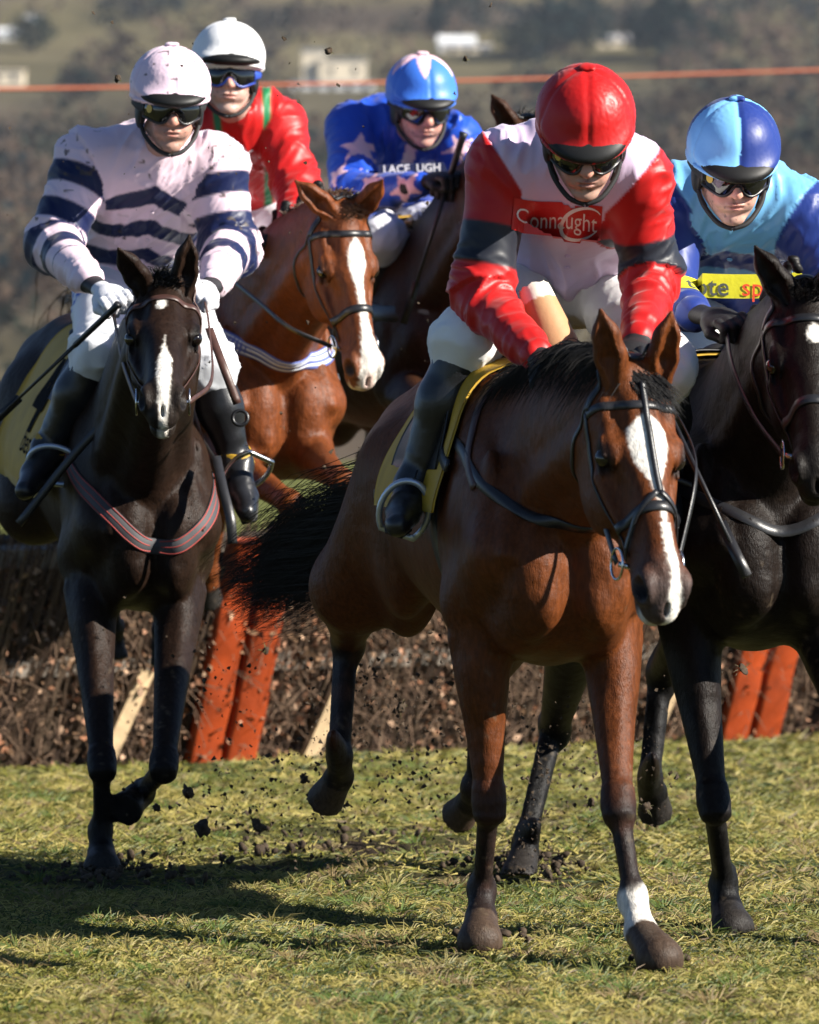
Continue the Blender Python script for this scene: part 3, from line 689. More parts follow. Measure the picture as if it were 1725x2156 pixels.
def head_strap(h, mb, pts, w, th=.003, n=8, off=.001, closed=False):
    q = catmull(np.array([h.hp(*p) for p in pts]), n); q, g = h.S.snap(q, off, 6)
    if len(q) > 4:
        for _ in range(2): q[1:-1] = (q[:-2] + 2 * q[1:-1] + q[2:]) / 4
        q, g = h.S.snap(q, off, 3)
    mb.ribbon(q, g, w, th, closed); return q
def body_strap(h, mb, pts, w, th=.005, n=8, off=.002):
    q = catmull(np.array(pts), n); q, g = h.S.snap(q, off, 8)
    for _ in range(14): q[1:-1] = (q[:-2] + 2 * q[1:-1] + q[2:]) / 4
    q, g = h.S.snap(q, off, 4)
    for _ in range(4): q[1:-1] = (q[:-2] + 2 * q[1:-1] + q[2:]) / 4
    for _ in range(6): g[1:-1] = (g[:-2] + 2 * g[1:-1] + g[2:]) / 4
    mb.ribbon(q, g / np.linalg.norm(g, axis=1)[:, None], w, th); return q, g
def ring(c, n, r, t, seg=20, sq=1.):
    n = unit(n); a = unit(np.cross(n, [0.1, .2, 1])); b = np.cross(n, a)
    return MB().tube([np.asarray(c) + r * (a * math.cos(x) * sq + b * math.sin(x)) for x in np.linspace(0, 2 * math.pi, seg, endpoint=False)], t, 6, closed=True)
# ---------------------------------------------------------------- riders
class Rider: pass
def fold(V, d, s1, s2, seed, sharp=1.7):
    """crumpled cloth: ridged, warped folds running across the direction d (d: (3,) or (n,3))"""
    d = np.broadcast_to(np.asarray(d, float), V.shape); al = (V * d).sum(1)[:, None] * d; rest = V - al
    w = np.stack([vnoise(V * 8 + seed), vnoise(V * 8 + seed + 5), vnoise(V * 8 + seed + 11)], 1) - .5
    n = vnoise(al * s1 + rest * s2 + seed + 1.6 * w); r = (1 - np.abs(2 * n - 1)) ** sharp
    n = vnoise(al * s1 * 2.1 + rest * s2 * 2.3 + seed + 9 + 2.2 * w); r2 = (1 - np.abs(2 * n - 1)) ** sharp
    g = sstep(.25, .7, vnoise(V * 6 + seed + 20)); return .45 + (.68 * r + .36 * r2 - .46) * (.35 + 1.0 * g)
def make_rider(sp):
    r = Rider(); r.sp = sp
    T, Pv = np.asarray(sp['neck']), np.asarray(sp['pelvis']); sh = [np.asarray(q) for q in sp['shoulders']]      # [left (screen right), right]
    el = [np.asarray(q) for q in sp['elbows']]; wr = [np.asarray(q) for q in sp['wrists']]; hd = [np.asarray(q) for q in sp['hands']]
    hip = [np.asarray(q) for q in sp['hips']]; kn = [np.asarray(q) for q in sp['knees']]; an = [np.asarray(q) for q in sp['ankles']]; to = [np.asarray(q) for q in sp['toes']]
    root = empty('person', (Pv[0], Pv[1], Pv[2] - .15), sp['label'], 'person', 'riders in silks'); r.root = root
    a = unit(Pv - T); lat = unit(sh[0] - sh[1]); lat = unit(lat - a * (lat @ a)); dep = np.cross(a, lat); r.a, r.lat, r.dep, r.T = a, lat, dep, T
    TL = np.linalg.norm(Pv - T); RTo = np.array([lat, dep, a])
    # ---- head and body: one skin
    hc = np.asarray(sp['head']); up = np.asarray(sp['up'], float); fw = np.asarray(sp['look'], float); fw = unit(fw); up = unit(up - fw * (up @ fw)); Lf = np.cross(up, fw)
    hs = sp.get('head_scale', 1.06); RH = np.array([Lf, fw, up])
    H = lambda x, y, z: hc + hs * (x * Lf + y * fw + z * up); r.H, r.RH, r.hs, r.hc = H, RH, hs, hc
    S = SDF(); e = lambda c, q, k=.012, op=1: S.ell(H(*c), np.array(q) * hs, k, RH, op); c_ = lambda p, q, ra, rb, k=.012, op=1: S.cone(H(*p), H(*q), ra * hs, rb * hs, k, None, op)
    e((0, -.01, .035), (.076, .096, .088), .02)
    jw = sp.get('jaw', 1.); e((0, .035, -.035), (.062 * jw, .060, .080), .03)
    for s in (1, -1):
        c_((s * .052, -.005, -.062), (s * .016, .066, -.108), .020, .016, .022)
        e((s * .042, .064, -.022), (.024, .022, .018), .02)
        e((s * .031, .092, .004), (.019, .014, .011), .012, -1)
        e((s * .013, .102, -.040), (.0085, .012, .0085), .006)
        e((s * .0075, .112, -.0475), (.004, .005, .003), .003, -1)
        e((s * .034, .073, -.062), (.018, .020, .022), .02)
        S.cone(H(s * .020, .104, -.044), H(s * .034, .093, -.078), .0022 * hs, .0018 * hs, .006, op=-1)
    e((0, .074, -.112), (.021, .017, .016), .014)
    e((0, .082, .024), (.048, .018, .012), .015)
    nz = sp.get('nose', 1.); c_((0, .088, .002), (0, .110 + .006 * nz, -.034), .0092 * nz, .0125 * nz, .009); e((0, .112 + .006 * nz, -.038 - .002 * nz), (.0105 * nz, .009 * nz, .009), .006)
    e((0, .084, -.070), (.034, .018, .022), .016)
    e((0, .0985, -.0665), (.022, .010, .0058), .005); e((0, .096, -.0785), (.018, .011, .0062), .005)
    mo = sp.get('mouth', .0014); e((0, .108, -.0725), (.022, .012, mo), .003, -1); e((0, .098, -.091), (.016, .008, .006), .008, -1)
    e((0, .102, -.056), (.004, .006, .010), .005, -1)
    S.cone(H(0, -.018, -.07), T + a * .02, .052 * hs, .062, .03)
    nface = len(S.pr)
    S.ell(T + a * TL * .32, np.array([.15, .09, TL * .36]), .05, RTo); S.ell(T + a * TL * .8, np.array([.13, .09, TL * .3]), .05, RTo)
    for i in (0, 1):
        S.cone(T + a * .05, sh[i], .05, .055, .04); S.cone(sh[i], el[i], .048, .038, .03); S.cone(el[i], wr[i], .037, .026, .02)
        S.cone(Pv, hip[i], .10, .085, .05); S.cone(hip[i], kn[i], .08, .055, .04); S.cone(kn[i], an[i], .048, .034, .03); S.cone(an[i], lerp(an[i], to[i], .3), .03, .02, .02)
    V, Q, G = S.mesh(.020); cz = (V[Q].mean(1) - H(0, 0, -.1)) @ unit(H(0, 0, 0) - T)
    V1, Q1, G1 = clip_faces(V, Q, G, cz < -.02)
    V, Q, G = S.mesh(.0040, hc - .19, hc + .19); cz = (V[Q].mean(1) - H(0, 0, -.1)) @ unit(H(0, 0, 0) - T)
    keep = (cz > -.028) & (((V[Q].mean(1) - hc) @ up < .06)); V2, Q2, G2 = clip_faces(V, Q, G, keep)
    Vb = np.vstack([V1, V2]); Qb = np.vstack([Q1, Q2 + len(V1)]); Gb = np.vstack([G1, G2])
    Lc = (Vb - hc) @ RH.T / hs; col = np.array(sp.get('skin', (.56, .33, .25)))[None] * (1 + .25 * (fbm(Vb * 40)[:, None] - .5))
    mx = lambda c, m: col * (1 - m[:, None]) + np.asarray(c)[None] * m[:, None]
    m = sstep(.030, .012, np.linalg.norm((Lc - [0, .1, -.072]) * [1.0, .8, 2.4], axis=1)); col = mx((.42, .16, .13), m * .75)
    for s in (1, -1): m = sstep(.045, .01, np.linalg.norm(Lc - [s * .04, .08, -.04], axis=1)) * (.5 + .8 * fbm(Vb * 60)); col = mx((.58, .22, .16), m * .75)
    m = sstep(.03, .008, np.linalg.norm(Lc - [0, .12, -.035], axis=1)); col = mx((.60, .26, .19), m * .6)
    m = sstep(-.050, -.075, Lc[:, 2]) * sstep(.35, .65, fbm(Vb * 110)); col = mx(np.array([.26, .18, .15]), m * sp.get('stubble', .38)); m = sstep(.80, .84, vnoise(Vb * 130 + 2)) * (Lc[:, 1] > 0); col = mx((.10, .07, .05), m * .7)
    obj('body', Vb, Qb, MAT['skin'], root, col=col, nor=Gb)
    # ---- silk jacket
    J = SDF(); W = sp.get('bulk', 1.); sl = sp.get('sleeve', (.086, .082, .074, .048))
    J.ell(T + a * TL * .34 + dep * .0, np.array([.185 * W, .128 * W, TL * .42]), .05, RTo)
    J.ell(T + a * TL * .22 - dep * .03, np.array([.17 * W, .11 * W, TL * .30]), .06, RTo)
    J.ell(T + a * TL * .74, np.array([.165 * W, .125 * W, TL * .32]), .06, RTo)
    J.cone(T - a * .005 + dep * .015, T + a * .08 + dep * .03, .076, .10, .03)
    for i in (0, 1):
        J.cone(T + a * .07, sh[i], .085 * W, sl[0], .06); J.cone(sh[i], el[i], sl[0], sl[1], .05)
        J.cone(el[i], lerp(el[i], wr[i], .86), sl[2], sl[3], .035); J.cone(lerp(el[i], wr[i], .84), wr[i], sl[3] * .93, sl[3] * .86, .008)
    J.cone(T - a * .03 - unit(T - hc) * .0, T + unit(hc - T) * .10, .055, .050, .01, op=-1)
    V, Q, G = J.mesh(sp.get('jvox', .0052)); N = vnormals(V, Q)
    arms = []; disp = np.zeros(len(V)); q = {}
    du, dv = (V - T) @ lat, (V - T) @ a; q['u'], q['v'], q['w'] = du, dv, (V - T) @ dep; q['V'] = V; q['N'] = N
    flat = np.ones(len(V))
    for (fc_, fr_) in sp.get('flat', ()): flat *= sstep(.5, 1.1, np.linalg.norm((V - fc_) * [1, .35, 1.5], axis=1) / fr_) * .88 + .12
    armf = np.zeros(len(V)); isarm = np.zeros(len(V), int); ta = np.zeros(len(V))
    for i in (0, 1):
        t, d = along(V, [sh[i], el[i], wr[i]]); l0 = np.linalg.norm(el[i] - sh[i]); l1 = np.linalg.norm(wr[i] - el[i])
        tm = np.where(t < 1, t * l0, l0 + (t - 1) * l1); sd = (V - sh[i]) @ unit(lat * (1 - 2 * i) * .75 + unit(el[i] - sh[i]) * .65)
        on = (sd > sp.get('seam', -.035)) & (d < .128) & (tm > -.03) & ((V - sh[i]) @ (lat * (1 - 2 * i)) > -.055 - .35 * sstep(.08, .3, tm)); isarm[on] = i + 1; ta[on] = tm[on]; armf = np.maximum(armf, np.where((d < .135) & (tm > -.04) & ((V - sh[i]) @ (lat * (1 - 2 * i)) > -.06 - .35 * sstep(.08, .3, tm)), sstep(-.0035, .0035, sd - sp.get('seam', -.035)), 0))
        dirs = np.where((t < 1)[:, None], unit(unit(el[i] - sh[i]) + .55 * lat * (1 - 2 * i) + .3 * dep)[None], unit(unit(wr[i] - el[i]) + .35 * lat)[None])
        f = fold(V, dirs, 16., 4., 3. * i + sp.get('seed', 1), 1.8); f2 = fold(V, unit(el[i] - sh[i] + lat * .35 * (1 - 2 * i)), 36., 6., 9. + 3. * i, 2.)
        amp = .013 + .011 * np.exp(-((t - 1) / .28) ** 2) + .005 * sstep(1.4, 2., t)
        disp += on * (amp * (f - .38) + .005 * (f2 - .42)) * flat
        m = on * sstep(1.86, 1.90, t) * sstep(2.02, 1.96, t); disp -= m * .003
    tors = isarm == 0
    fd = unit(a * .9 + dep * .1); side_dir = unit(lat)
    f = fold(V, unit(lat + .25 * a * np.sign(du)[:, None]) if False else lat, 14., 2.6, 5 + sp.get('seed', 1)); f2 = fold(V, unit(lat + a * .8), 30., 5., 15. + sp.get('seed', 1), 2.2); f3 = fold(V, unit(a), 15., 6., 31.)
    lowwaist = sstep(TL * .45, TL * .95, dv)
    disp += tors * ((.026 * (f - .40) + .010 * (f2 - .42)) * (1 - .35 * lowwaist) + .018 * lowwaist * (f3 - .45)) * flat
    plk = np.exp(-(du / .018) ** 2) * (q['w'] > .02) * tors; disp += plk * .0025
    q['arm'] = isarm; q['armf'] = armf; q['t'] = ta; q['TL'] = TL
    q['smooth'] = (V.copy(), Q)
    hem = sp.get('hem', 1.3) * TL; fkeep = ~((dv[Q].mean(1) > hem + .012 * np.sin(du[Q].mean(1) * 40)) & (isarm[Q].max(1) == 0)); V = V + N * disp[:, None]; colj = sp['silk'](q); Q = Q[fkeep]
    colj = colj * (1 + .07 * (fbm(V * 14)[:, None] - .5)); mud = sstep(.80, .83, vnoise(V * 58 + 3)) * sstep(.45, .6, vnoise(V * 9)) * sp.get('mud', .0)
    colj = colj * (1 - mud[:, None]) + np.array([.06, .045, .035])[None] * mud[:, None]
    r.jacket = obj('jacket', V, Q, MAT['silk'], root, col=np.clip(colj, .002, 1)); r.JV, r.JQ = V, Q
    r.jbvh = BVHTree.FromPolygons(V.tolist(), Q.tolist())
    # stand-up collar and buttons
    nk = unit(hc - T); cc0 = T + nk * .028 + dep * .004; ex = unit(lat - nk * (lat @ nk)); ey = np.cross(nk, ex); cr = [cc0 + ex * .070 * math.cos(x) + ey * .066 * math.sin(x) + nk * .004 * math.sin(2 * x + 1) for x in np.linspace(0, 2 * math.pi, 30, endpoint=False)]
    cm = MB(); cm.ribbon(cr, [unit(p_ - cc0 + nk * .012) for p_ in cr], .044, .004, True); mc = material('collar_silk', sp.get('collar', (.66, .52, .70)), rough=.48, spec=.28, bump=[(60, None, .002)]); cm.build('collar', mc, r.jacket)
    for bv_ in sp.get('buttons', ()):
        hit = r.jbvh.ray_cast(Vector(T + a * bv_ + dep * .5), Vector(-dep), 1.)
        if hit[0] is not None:
            b_ = np.array(hit[0]); bs_ = SDF(); bs_.ell(b_ + dep * .002, np.array([.0085, .004, .0085]), .002, RTo); V_, Q_, G_ = bs_.mesh(.0028); obj('button', V_, Q_, mc, r.jacket, nor=G_)
    # ---- breeches
    B = SDF(); B.cone(Pv, Pv - a * .20, .135, .125, .05, (dep, .85)); B.ell(Pv - dep * .02, np.array([.165, .135, .13]) * W, .05, RTo); B.ell(Pv + a * .06 - dep * .05, np.array([.17, .14, .13]) * W, .05, RTo); tr = sp.get('thigh', (.108, .080))
    for i in (0, 1):
        B.cone(hip[i], kn[i], tr[0], tr[1], .05); kb = lerp(kn[i], an[i], .16); B.ell(kn[i], np.array([.082, .082, .082]), .03); B.cone(kn[i], kb, tr[1] * .97, .062, .03)
    V, Q, G = B.mesh(.0104); N = vnormals(V, Q); disp = np.zeros(len(V))
    for i in (0, 1):
        t, d = along(V, [hip[i], kn[i], lerp(kn[i], an[i], .2)]); ax = unit(kn[i] - hip[i])
        disp += (d < .17) * (.7 + .5 * sstep(.75, 1.0, t)) * (.020 * (fold(V, ax, 22., 8., 3. + i) - .45) + .004 * (fold(V, unit(ax + lat * .6), 40., 9., 8. + i) - .45)) * .8
    V = V + N * disp[:, None]; colb = np.tile(np.array(sp.get('breech', (.74, .73, .72))), (len(V), 1)); colb = colb * (1 + .1 * (fbm(V * 12)[:, None] - .5))
    if 'breech_fn' in sp: colb = sp['breech_fn'](colb, V)
    obj('breeches', V, Q, MAT['cloth'], root, col=colb)
    # ---- boots
    for i in (0, 1):
        if sp.get('noboot') == i: continue
        K = SDF(); top = lerp(kn[i], an[i], .13); ax = unit(an[i] - top); ft = unit(to[i] - an[i])
        K.cone(top, lerp(top, an[i], .35), .066, .068, .02); K.cone(lerp(top, an[i], .35), lerp(top, an[i], .95), .066, .045, .03)
        heel = an[i] - ft * .035 + ax * .035; ball = an[i] + ft * .085 + ax * .042; tip = to[i] + ax * .03
        K.cone(an[i], heel, .043, .034, .03); K.cone(an[i] + ft * .02, ball, .044, .037, .03); K.cone(ball, tip, .038, .030, .03)
        K.cone(top - ax * .03, top - ax * .001, .058, .056, .006, op=-1)
        V, Q, G = K.mesh(.0085); N = vnormals(V, Q); t, d = along(V, [top, an[i]])
        V = V + N * (.005 * (fold(V, ax, 26., 9., 4. + i) - .4) * (.3 + sstep(.6, 1., t)))[:, None]
        band = sstep(.14, .135, t); cb = np.array([.010, .010, .013])[None] * (1 + 0 * band[:, None])
        bo = obj('boot', V, Q, MAT['leather'], root)
        so = MB(); so.ribbon([heel + ax * .033, an[i] + ft * .03 + ax * .074, ball + ax * .036, tip + ax * .026], [ax] * 4, [.06, .06, .074, .05], .006); so.build('sole', MAT['rubber'], bo)
        if sp.get('strapband'): 
            c0 = lerp(top, an[i], .97); R0 = MB(); rg = [c0 + .052 * (unit(np.cross(ax, ft)) * math.cos(x) + unit(np.cross(ax, np.cross(ax, ft))) * math.sin(x)) + ax * .01 * math.sin(2 * x) for x in np.linspace(0, 6.283, 22, endpoint=False)]
            nr = np.array([unit(p - c0) for p in rg]); R0.ribbon(rg, nr, .055, .004, True); R0.build('ankle_band', MAT['yellow_cloth'], bo)
    # ---- gloves
    for i in (0, 1):
        gl = SDF(); X, Yk, Zb = sp['grip'][i]; X = unit(hd[i] - wr[i]) if X is None else unit(X); Zb = np.asarray(Zb, float); Zb = unit(Zb - X * (X @ Zb)); Yk = np.cross(Zb, X) * (1 if i == 0 else -1)
        R = np.array([X, Yk, Zb]); c = hd[i]; g = 1.12
        gl.ell(c, np.array([.048, .042, .020]) * g, .014, R); gl.cone(wr[i] - unit(hd[i] - wr[i]) * .055, wr[i], .036, .033, .02); gl.cone(wr[i], c - X * .025 * g, .032, .030, .025, (Zb, .75))
        for f in range(4):
            L = (.92, 1.0, .95, .80)[f]; b = c + (X * .036 + Yk * (.033 - .022 * f) + Zb * .004) * g; k1 = b + (X * .028 - Zb * .010) * L * g; k2 = k1 + (-Zb * .030 - X * .006) * L * g; k3 = k2 + (-X * .026 - Zb * .001) * L * g
            gl.cone(b, k1, .0118 * g, .0112 * g, .008); gl.cone(k1, k2, .0112 * g, .0102 * g, .003); gl.cone(k2, k3, .0102 * g, .0092 * g, .003)
        tb = c + (-X * .014 + Yk * .034 - Zb * .006) * g; t1 = tb + (X * .034 + Yk * .014 - Zb * .014) * g; t2 = t1 + (X * .022 - Yk * .016 - Zb * .014) * g
        gl.cone(tb, t1, .0145 * g, .0122 * g, .010); gl.cone(t1, t2, .0122 * g, .0098 * g, .005)
        V, Q, G = gl.mesh(.0048); t, d = along(V, [wr[i], c]); cg = sp['glove'](V, (V - c) @ R.T, (V - wr[i]) @ unit(c - wr[i]))
        obj('glove', V, Q, MAT['glove'], root, col=cg, nor=G)
    # ---- helmet: dark shell, silk cover, peak, harness
    K = SDF(); k = lambda c, q, kk=.01, op=1: K.ell(H(*c), np.array(q) * hs, kk, RH, op)
    k((0, -.008, .052), (.104, .124, .104), .01)
    for s in (1, -1): k((s * .083, -.012, -.022), (.016, .040, .050), .02); 
    k((0, .075, -.05), (.075, .10, .068), .012, -1); k((0, -.02, -.11), (.078, .09, .09), .015, -1)
    V, Q, G = K.mesh(.008); hm = obj('helmet', V, Q, MAT['shell'], root, nor=G)
    pk = SDF(); tilt = sp.get('peak', 0.); 
    a_ = math.radians(-22 - tilt); RP = np.array([Lf, fw * math.cos(a_) + up * math.sin(a_), -fw * math.sin(a_) + up * math.cos(a_)])
    pk.ell(H(0, .070, .044), np.array([.098, .094, .030]) * hs, .005, RP); pk.ell(H(0, .050, .026), np.array([.088, .088, .032]) * hs, .006, RP, -1)
    V, Q, G = pk.mesh(.0058); Lc = (V[Q].mean(1) - hc) @ RH.T / hs; V, Q, G = clip_faces(V, Q, G, (Lc[:, 1] > .045)); obj('peak', V, Q, MAT['peak'], hm, nor=G)
    ch = MB()
    for s in (1, -1):
        ch.tube(catmull([H(s * .086, .005, -.045), H(s * .072, .035, -.085), H(s * .038, .068, -.122), H(0, .076, -.136)], 5), .0065 * hs, 6)
        ch.tube(catmull([H(s * .088, -.03, -.03), H(s * .078, -.005, -.07), H(s * .064, .03, -.095)], 4), .006 * hs, 6)
    ch.build('chin_strap', MAT['webbing'], hm)
    cv = SDF(); ra = np.array([.1165, .133, .1165]) * hs; cvk = cv.ell(H(0, -.008, .056), ra, .01, RH)
    cv.ell(H(0, .064, .050), np.array([.102, .092, .024]) * hs, .03, RP)
    bz = H(0, .0, .014); bn = unit(up * .97 + fw * sp.get('brim', .12))
    V, Q, G = cv.mesh(.0054); N = vnormals(V, Q); cz = (V[Q].mean(1) - bz) @ bn
    V, Q, N = clip_faces(V, Q, N, cz > 0); L_ = (V - H(0, -.008, .056)) @ RH.T / hs; ang = np.arctan2(L_[:, 0], L_[:, 1]); edge = np.clip((V - bz) @ bn, 0, 1)
    seam = np.abs((ang / (math.pi / 3) + 100) % 1 - .5); rad = np.hypot(L_[:, 0], L_[:, 1])
    dsp = -.0030 * np.exp(-((.5 - seam) * rad / .007) ** 2) + .0015 * (fold(V, unit(fw), 10., 22., 3 + sp.get('seed', 1)) - .45) * np.exp(-edge / .018)
    rd = RH[0][None] * np.cos(ang)[:, None] - RH[1][None] * np.sin(ang)[:, None]
    dsp += .0022 * (fold(V, rd, 18., 2.0, 7 + sp.get('seed', 1)) - .45) * sstep(.02, .07, edge) + .005 * np.exp(-((edge - .010) / .006) ** 2)
    V = V + N * dsp[:, None]; cc = sp['cap'](L_, ang, edge, V); mud = sstep(.82, .85, vnoise(V * 70 + 3)) * sp.get('mud', .0)
    cc = cc * (1 - mud[:, None]) + np.array([.05, .04, .03])[None] * mud[:, None]
    cvo = obj('cap_cover', V, Q, MAT['cap_silk'], hm, col=np.clip(cc * (1 + .06 * (fbm(V * 30)[:, None] - .5)), .002, 1))
    tp = SDF(); tp.ell(H(0, -.012, .174), np.array([.020, .020, .007]) * hs, .004, RH); tp.ell(H(.012, -.005, .175), np.array([.010, .014, .006]) * hs, .004, RH)
    V, Q, G = tp.mesh(.004); obj('top_button', V, Q, MAT['silk'], cvo, col=np.clip(sp['cap']((V - H(0, -.008, .056)) @ RH.T / hs, np.zeros(len(V)) + .3, np.ones(len(V)) * .1, V), .002, 1), nor=G)
    # knotted drawstring over the peak
    kn_ = SDF(); rr = np.random.default_rng(sp.get('seed', 1))
    rimp = []
    for x in np.linspace(-1.25, 1.25, 27):
        q_ = bz + hs * (Lf * .117 * math.sin(x) + fw * (.0 + .150 * math.cos(x))); q_ = q_ - bn * ((q_ - bz) @ bn - .006); dv_ = cv.grad(q_[None])[0]; dd_ = float(cv.eval(q_[None])[0]); rimp.append(q_ - dv_ * (dd_ - .001))
    for p0_, p1_ in zip(rimp[:-1], rimp[1:]): kn_.cone(p0_, p1_, (.0042 + .0014 * rr.random()) * hs, (.0042 + .0014 * rr.random()) * hs, .004)
    for q_ in rimp[10:17]: kn_.ell(q_ + fw * .003 + up * .004 + rr.normal(size=3) * .0025, np.array([.008, .005, .006]) * hs, .005, RH)
    V, Q, G = kn_.mesh(.0038); obj('drawstring', V, Q, MAT['silk'], cvo, col=np.clip(sp['cap']((V - H(0, -.008, .056)) @ RH.T / hs, np.arctan2(((V - hc) @ RH.T)[:, 0], .1), np.ones(len(V)) * .02, V), .002, 1), nor=G)
    # ---- goggles
    gx = np.linspace(-1, 1, 33); rows = 9; GV = []
    gz0 = sp.get('goggle_z', .0)
    def lens(u, v):
        an_ = u * 1.12; x = .090 * math.sin(an_); y = .022 + .101 * math.cos(an_) - .010 * v * v; top_ = .026 - .006 * u * u; bot = -.038 + .012 * u * u + .022 * math.exp(-(u / .17) ** 2) - .007 * math.exp(-((abs(u) - .42) / .25) ** 2)
        z = gz0 + lerp(bot, top_, (v + 1) / 2); return H(x, y, z)
    for v in np.linspace(-1, 1, rows): GV += [lens(u, v) for u in gx]
    gg = obj('goggles', GV, grid_faces(rows, 33), MAT[sp.get('lens', 'lens')], hm)
    rim = [lens(u, -1) for u in gx] + [lens(1, v) for v in np.linspace(-.8, .8, 5)] + [lens(u, 1) for u in gx[::-1]] + [lens(-1, v) for v in np.linspace(.8, -.8, 5)]
    MB().tube(rim, .0042 * hs, 6, closed=True).build('frame', MAT[sp.get('rim', 'rim')], gg)
    for s in (1, -1):
        st = MB(); pts = np.array([lens(s * .98, 0), H(s * .098, .02, gz0 + .004), H(s * .106, -.03, gz0 + .012)]); st.ribbon(catmull(pts, 5), np.array([Lf * s] * 11), .030, .003); st.build('strap', MAT[sp.get('gstrap', 'webbing')], gg)
    if sp.get('sticker', True):
        c = lens(-.74, .08); n = unit(c - lens(-.80, .08) + (c - H(0, .0, gz0))); n = unit(np.cross(lens(-.76, .08) - lens(-.84, .08), lens(-.8, .2) - lens(-.8, -.1))); n = n if n @ fw > 0 else -n
        x_ = unit(lens(-.76, .08) - lens(-.84, .08)); y_ = np.cross(n, x_); sv = [c + n * .0016] + [c + n * .0014 +   .0120 * hs * (x_ * math.cos(t) + y_ * math.sin(t)) for t in np.linspace(0, 6.283, 20, endpoint=False)]
        obj('sticker', sv, [(0, 1 + i, 1 + (i + 1) % 20) for i in range(20)], MAT['sticker'], gg)
    return r

def lettering(name, text, org, right, upv, nrm, size, bvh, mat, parent, off=.003, shear=0., bold=.0, dist=.25, spacing=1.):
    """flat print wrapped on to the cloth it is sewn to"""
    cu = bpy.data.curves.new(name, 'FONT'); cu.body = text; cu.size = size; cu.align_x = 'CENTER'; cu.align_y = 'CENTER'; cu.shear = shear; cu.offset = bold; cu.resolution_u = 3; cu.space_character = spacing
    ob = bpy.data.objects.new(name, cu); COL.objects.link(ob); dg = bpy.context.evaluated_depsgraph_get(); me = bpy.data.meshes.new_from_object(ob.evaluated_get(dg))
    bpy.data.objects.remove(ob); import bmesh
    bm = bmesh.new(); bm.from_mesh(me); bmesh.ops.triangulate(bm, faces=bm.faces)
    for _ in range(3):
        le = [e_ for e_ in bm.edges if e_.calc_length() > size * .22]
        if le: bmesh.ops.subdivide_edges(bm, edges=le, cuts=1); bmesh.ops.triangulate(bm, faces=bm.faces)
    V = np.array([v.co[:] for v in bm.verts]); Fc = [[v.index for v in f.verts] for f in bm.faces]; bm.free()
    return wrap_print(name, V[:, :2], Fc, org, right, upv, nrm, bvh, mat, parent, off, dist)
def wrap_print(name, uv, Fc, org, right, upv, nrm, bvh, mat, parent, off=.003, dist=.25):
    right, upv, nrm = unit(right), unit(upv), unit(nrm); W = org + uv[:, :1] * right + uv[:, 1:2] * upv; out = []
    for p in W:
        hit = bvh.ray_cast(Vector(p + nrm * dist), Vector(-nrm), dist * 2.2)
        q = np.array(hit[0]) if hit[0] is not None else p; out.append(q + nrm * off)
    return obj(name, out, Fc, mat, parent, smooth=False)
def panel_uv(w, h, n=24, m=8, bend=0.):
    u = np.linspace(-w / 2, w / 2, n); v = np.linspace(-h / 2, h / 2, m); uv = np.array([(x, y + bend * (x / w * 2) ** 2) for y in v for x in u]); return uv, grid_faces(m, n)
# ---------------------------------------------------------------- tack
def bridle(h, mat, rein_to=(None, None), face_strap=False, sheep=None, ring_r=.036, rein_mat=None, noseband=True, rein_w=.015):
    mb = MB(); head_strap(h, mb, [(.075, -.094, -.085), (.03, -.082, -.045), (-.03, -.05, .012), (-.045, 0, .02), (-.03, .05, .012), (.03, .082, -.045), (.075, .094, -.085)], .024, .005)
    br = mb.build('bridle', mat, h.root)
    mb = MB(); head_strap(h, mb, [(.085, -.098, -.090), (.088, -.085, -.035), (.100, -.04, -.002), (.103, 0, .002), (.100, .04, -.002), (.088, .085, -.035), (.085, .098, -.090)], .022, .0035); mb.build('browband', mat, br)
    for s in (1, -1):
        mb = MB(); head_strap(h, mb, [(.08, s * .096, -.09), (.19, s * .098, -.125), (.32, s * .085, -.125), (.435, s * .066, -.120)], .016, .003, 10, .002); mb.build('cheekpiece', mat, br)
        mb = MB(); head_strap(h, mb, [(.06, s * .092, -.085), (.10, s * .085, -.17), (.13, s * .055, -.26), (.14, 0, -.29)], .014, .004); mb.build('throat_lash', mat, br)
        c = h.hp(.448, s * .074, -.124); ring(c, h.RH[1] + .3 * h.RH[2] * 0, ring_r * h.hs, .0034).build('bit_ring', MAT['metal'], br)
        MB().tube([h.hp(.448, s * .07, -.124), h.hp(.46, s * .03, -.122)], .007, 7).build('bit_mouthpiece', MAT['metal'], br)
        t = rein_to[0 if s > 0 else 1]
        if t is not None:
            t = [np.asarray(q, float) for q in t]; pts = catmull([c] + t, 10); nr = np.array([unit(h.RH[1] * s + np.array([0, -.8, .1]))] * len(pts)); rb = MB(); rb.ribbon(pts, nr, rein_w, .003); rb.build('rein', rein_mat or mat, br)
    if noseband:
        mb = MB(); head_strap(h, mb, [(.385, -.02, -.175), (.38, -.052, -.150), (.372, -.067, -.105), (.362, -.048, -.045), (.358, 0, -.028), (.362, .048, -.045), (.372, .067, -.105), (.38, .052, -.150), (.385, .02, -.175)], .027, .005, 8, .001); mb.build('noseband', mat, br)
    if face_strap:
        mb = MB(); head_strap(h, mb, [(.045, 0, .004), (.10, 0, .0), (.16, 0, 0), (.25, .002, -.005), (.33, .004, -.02)], .015, .004, 8, .003); mb.build('face_strap', mat, br)
        for s in (1, -1): mb = MB(); head_strap(h, mb, [(.325, s * .002, -.02), (.365, s * .026, -.035), (.41, s * .054, -.075), (.445, s * .066, -.118)], .015, .004, 8, .006); mb.build('cheeker_branch', mat, br)
    return br
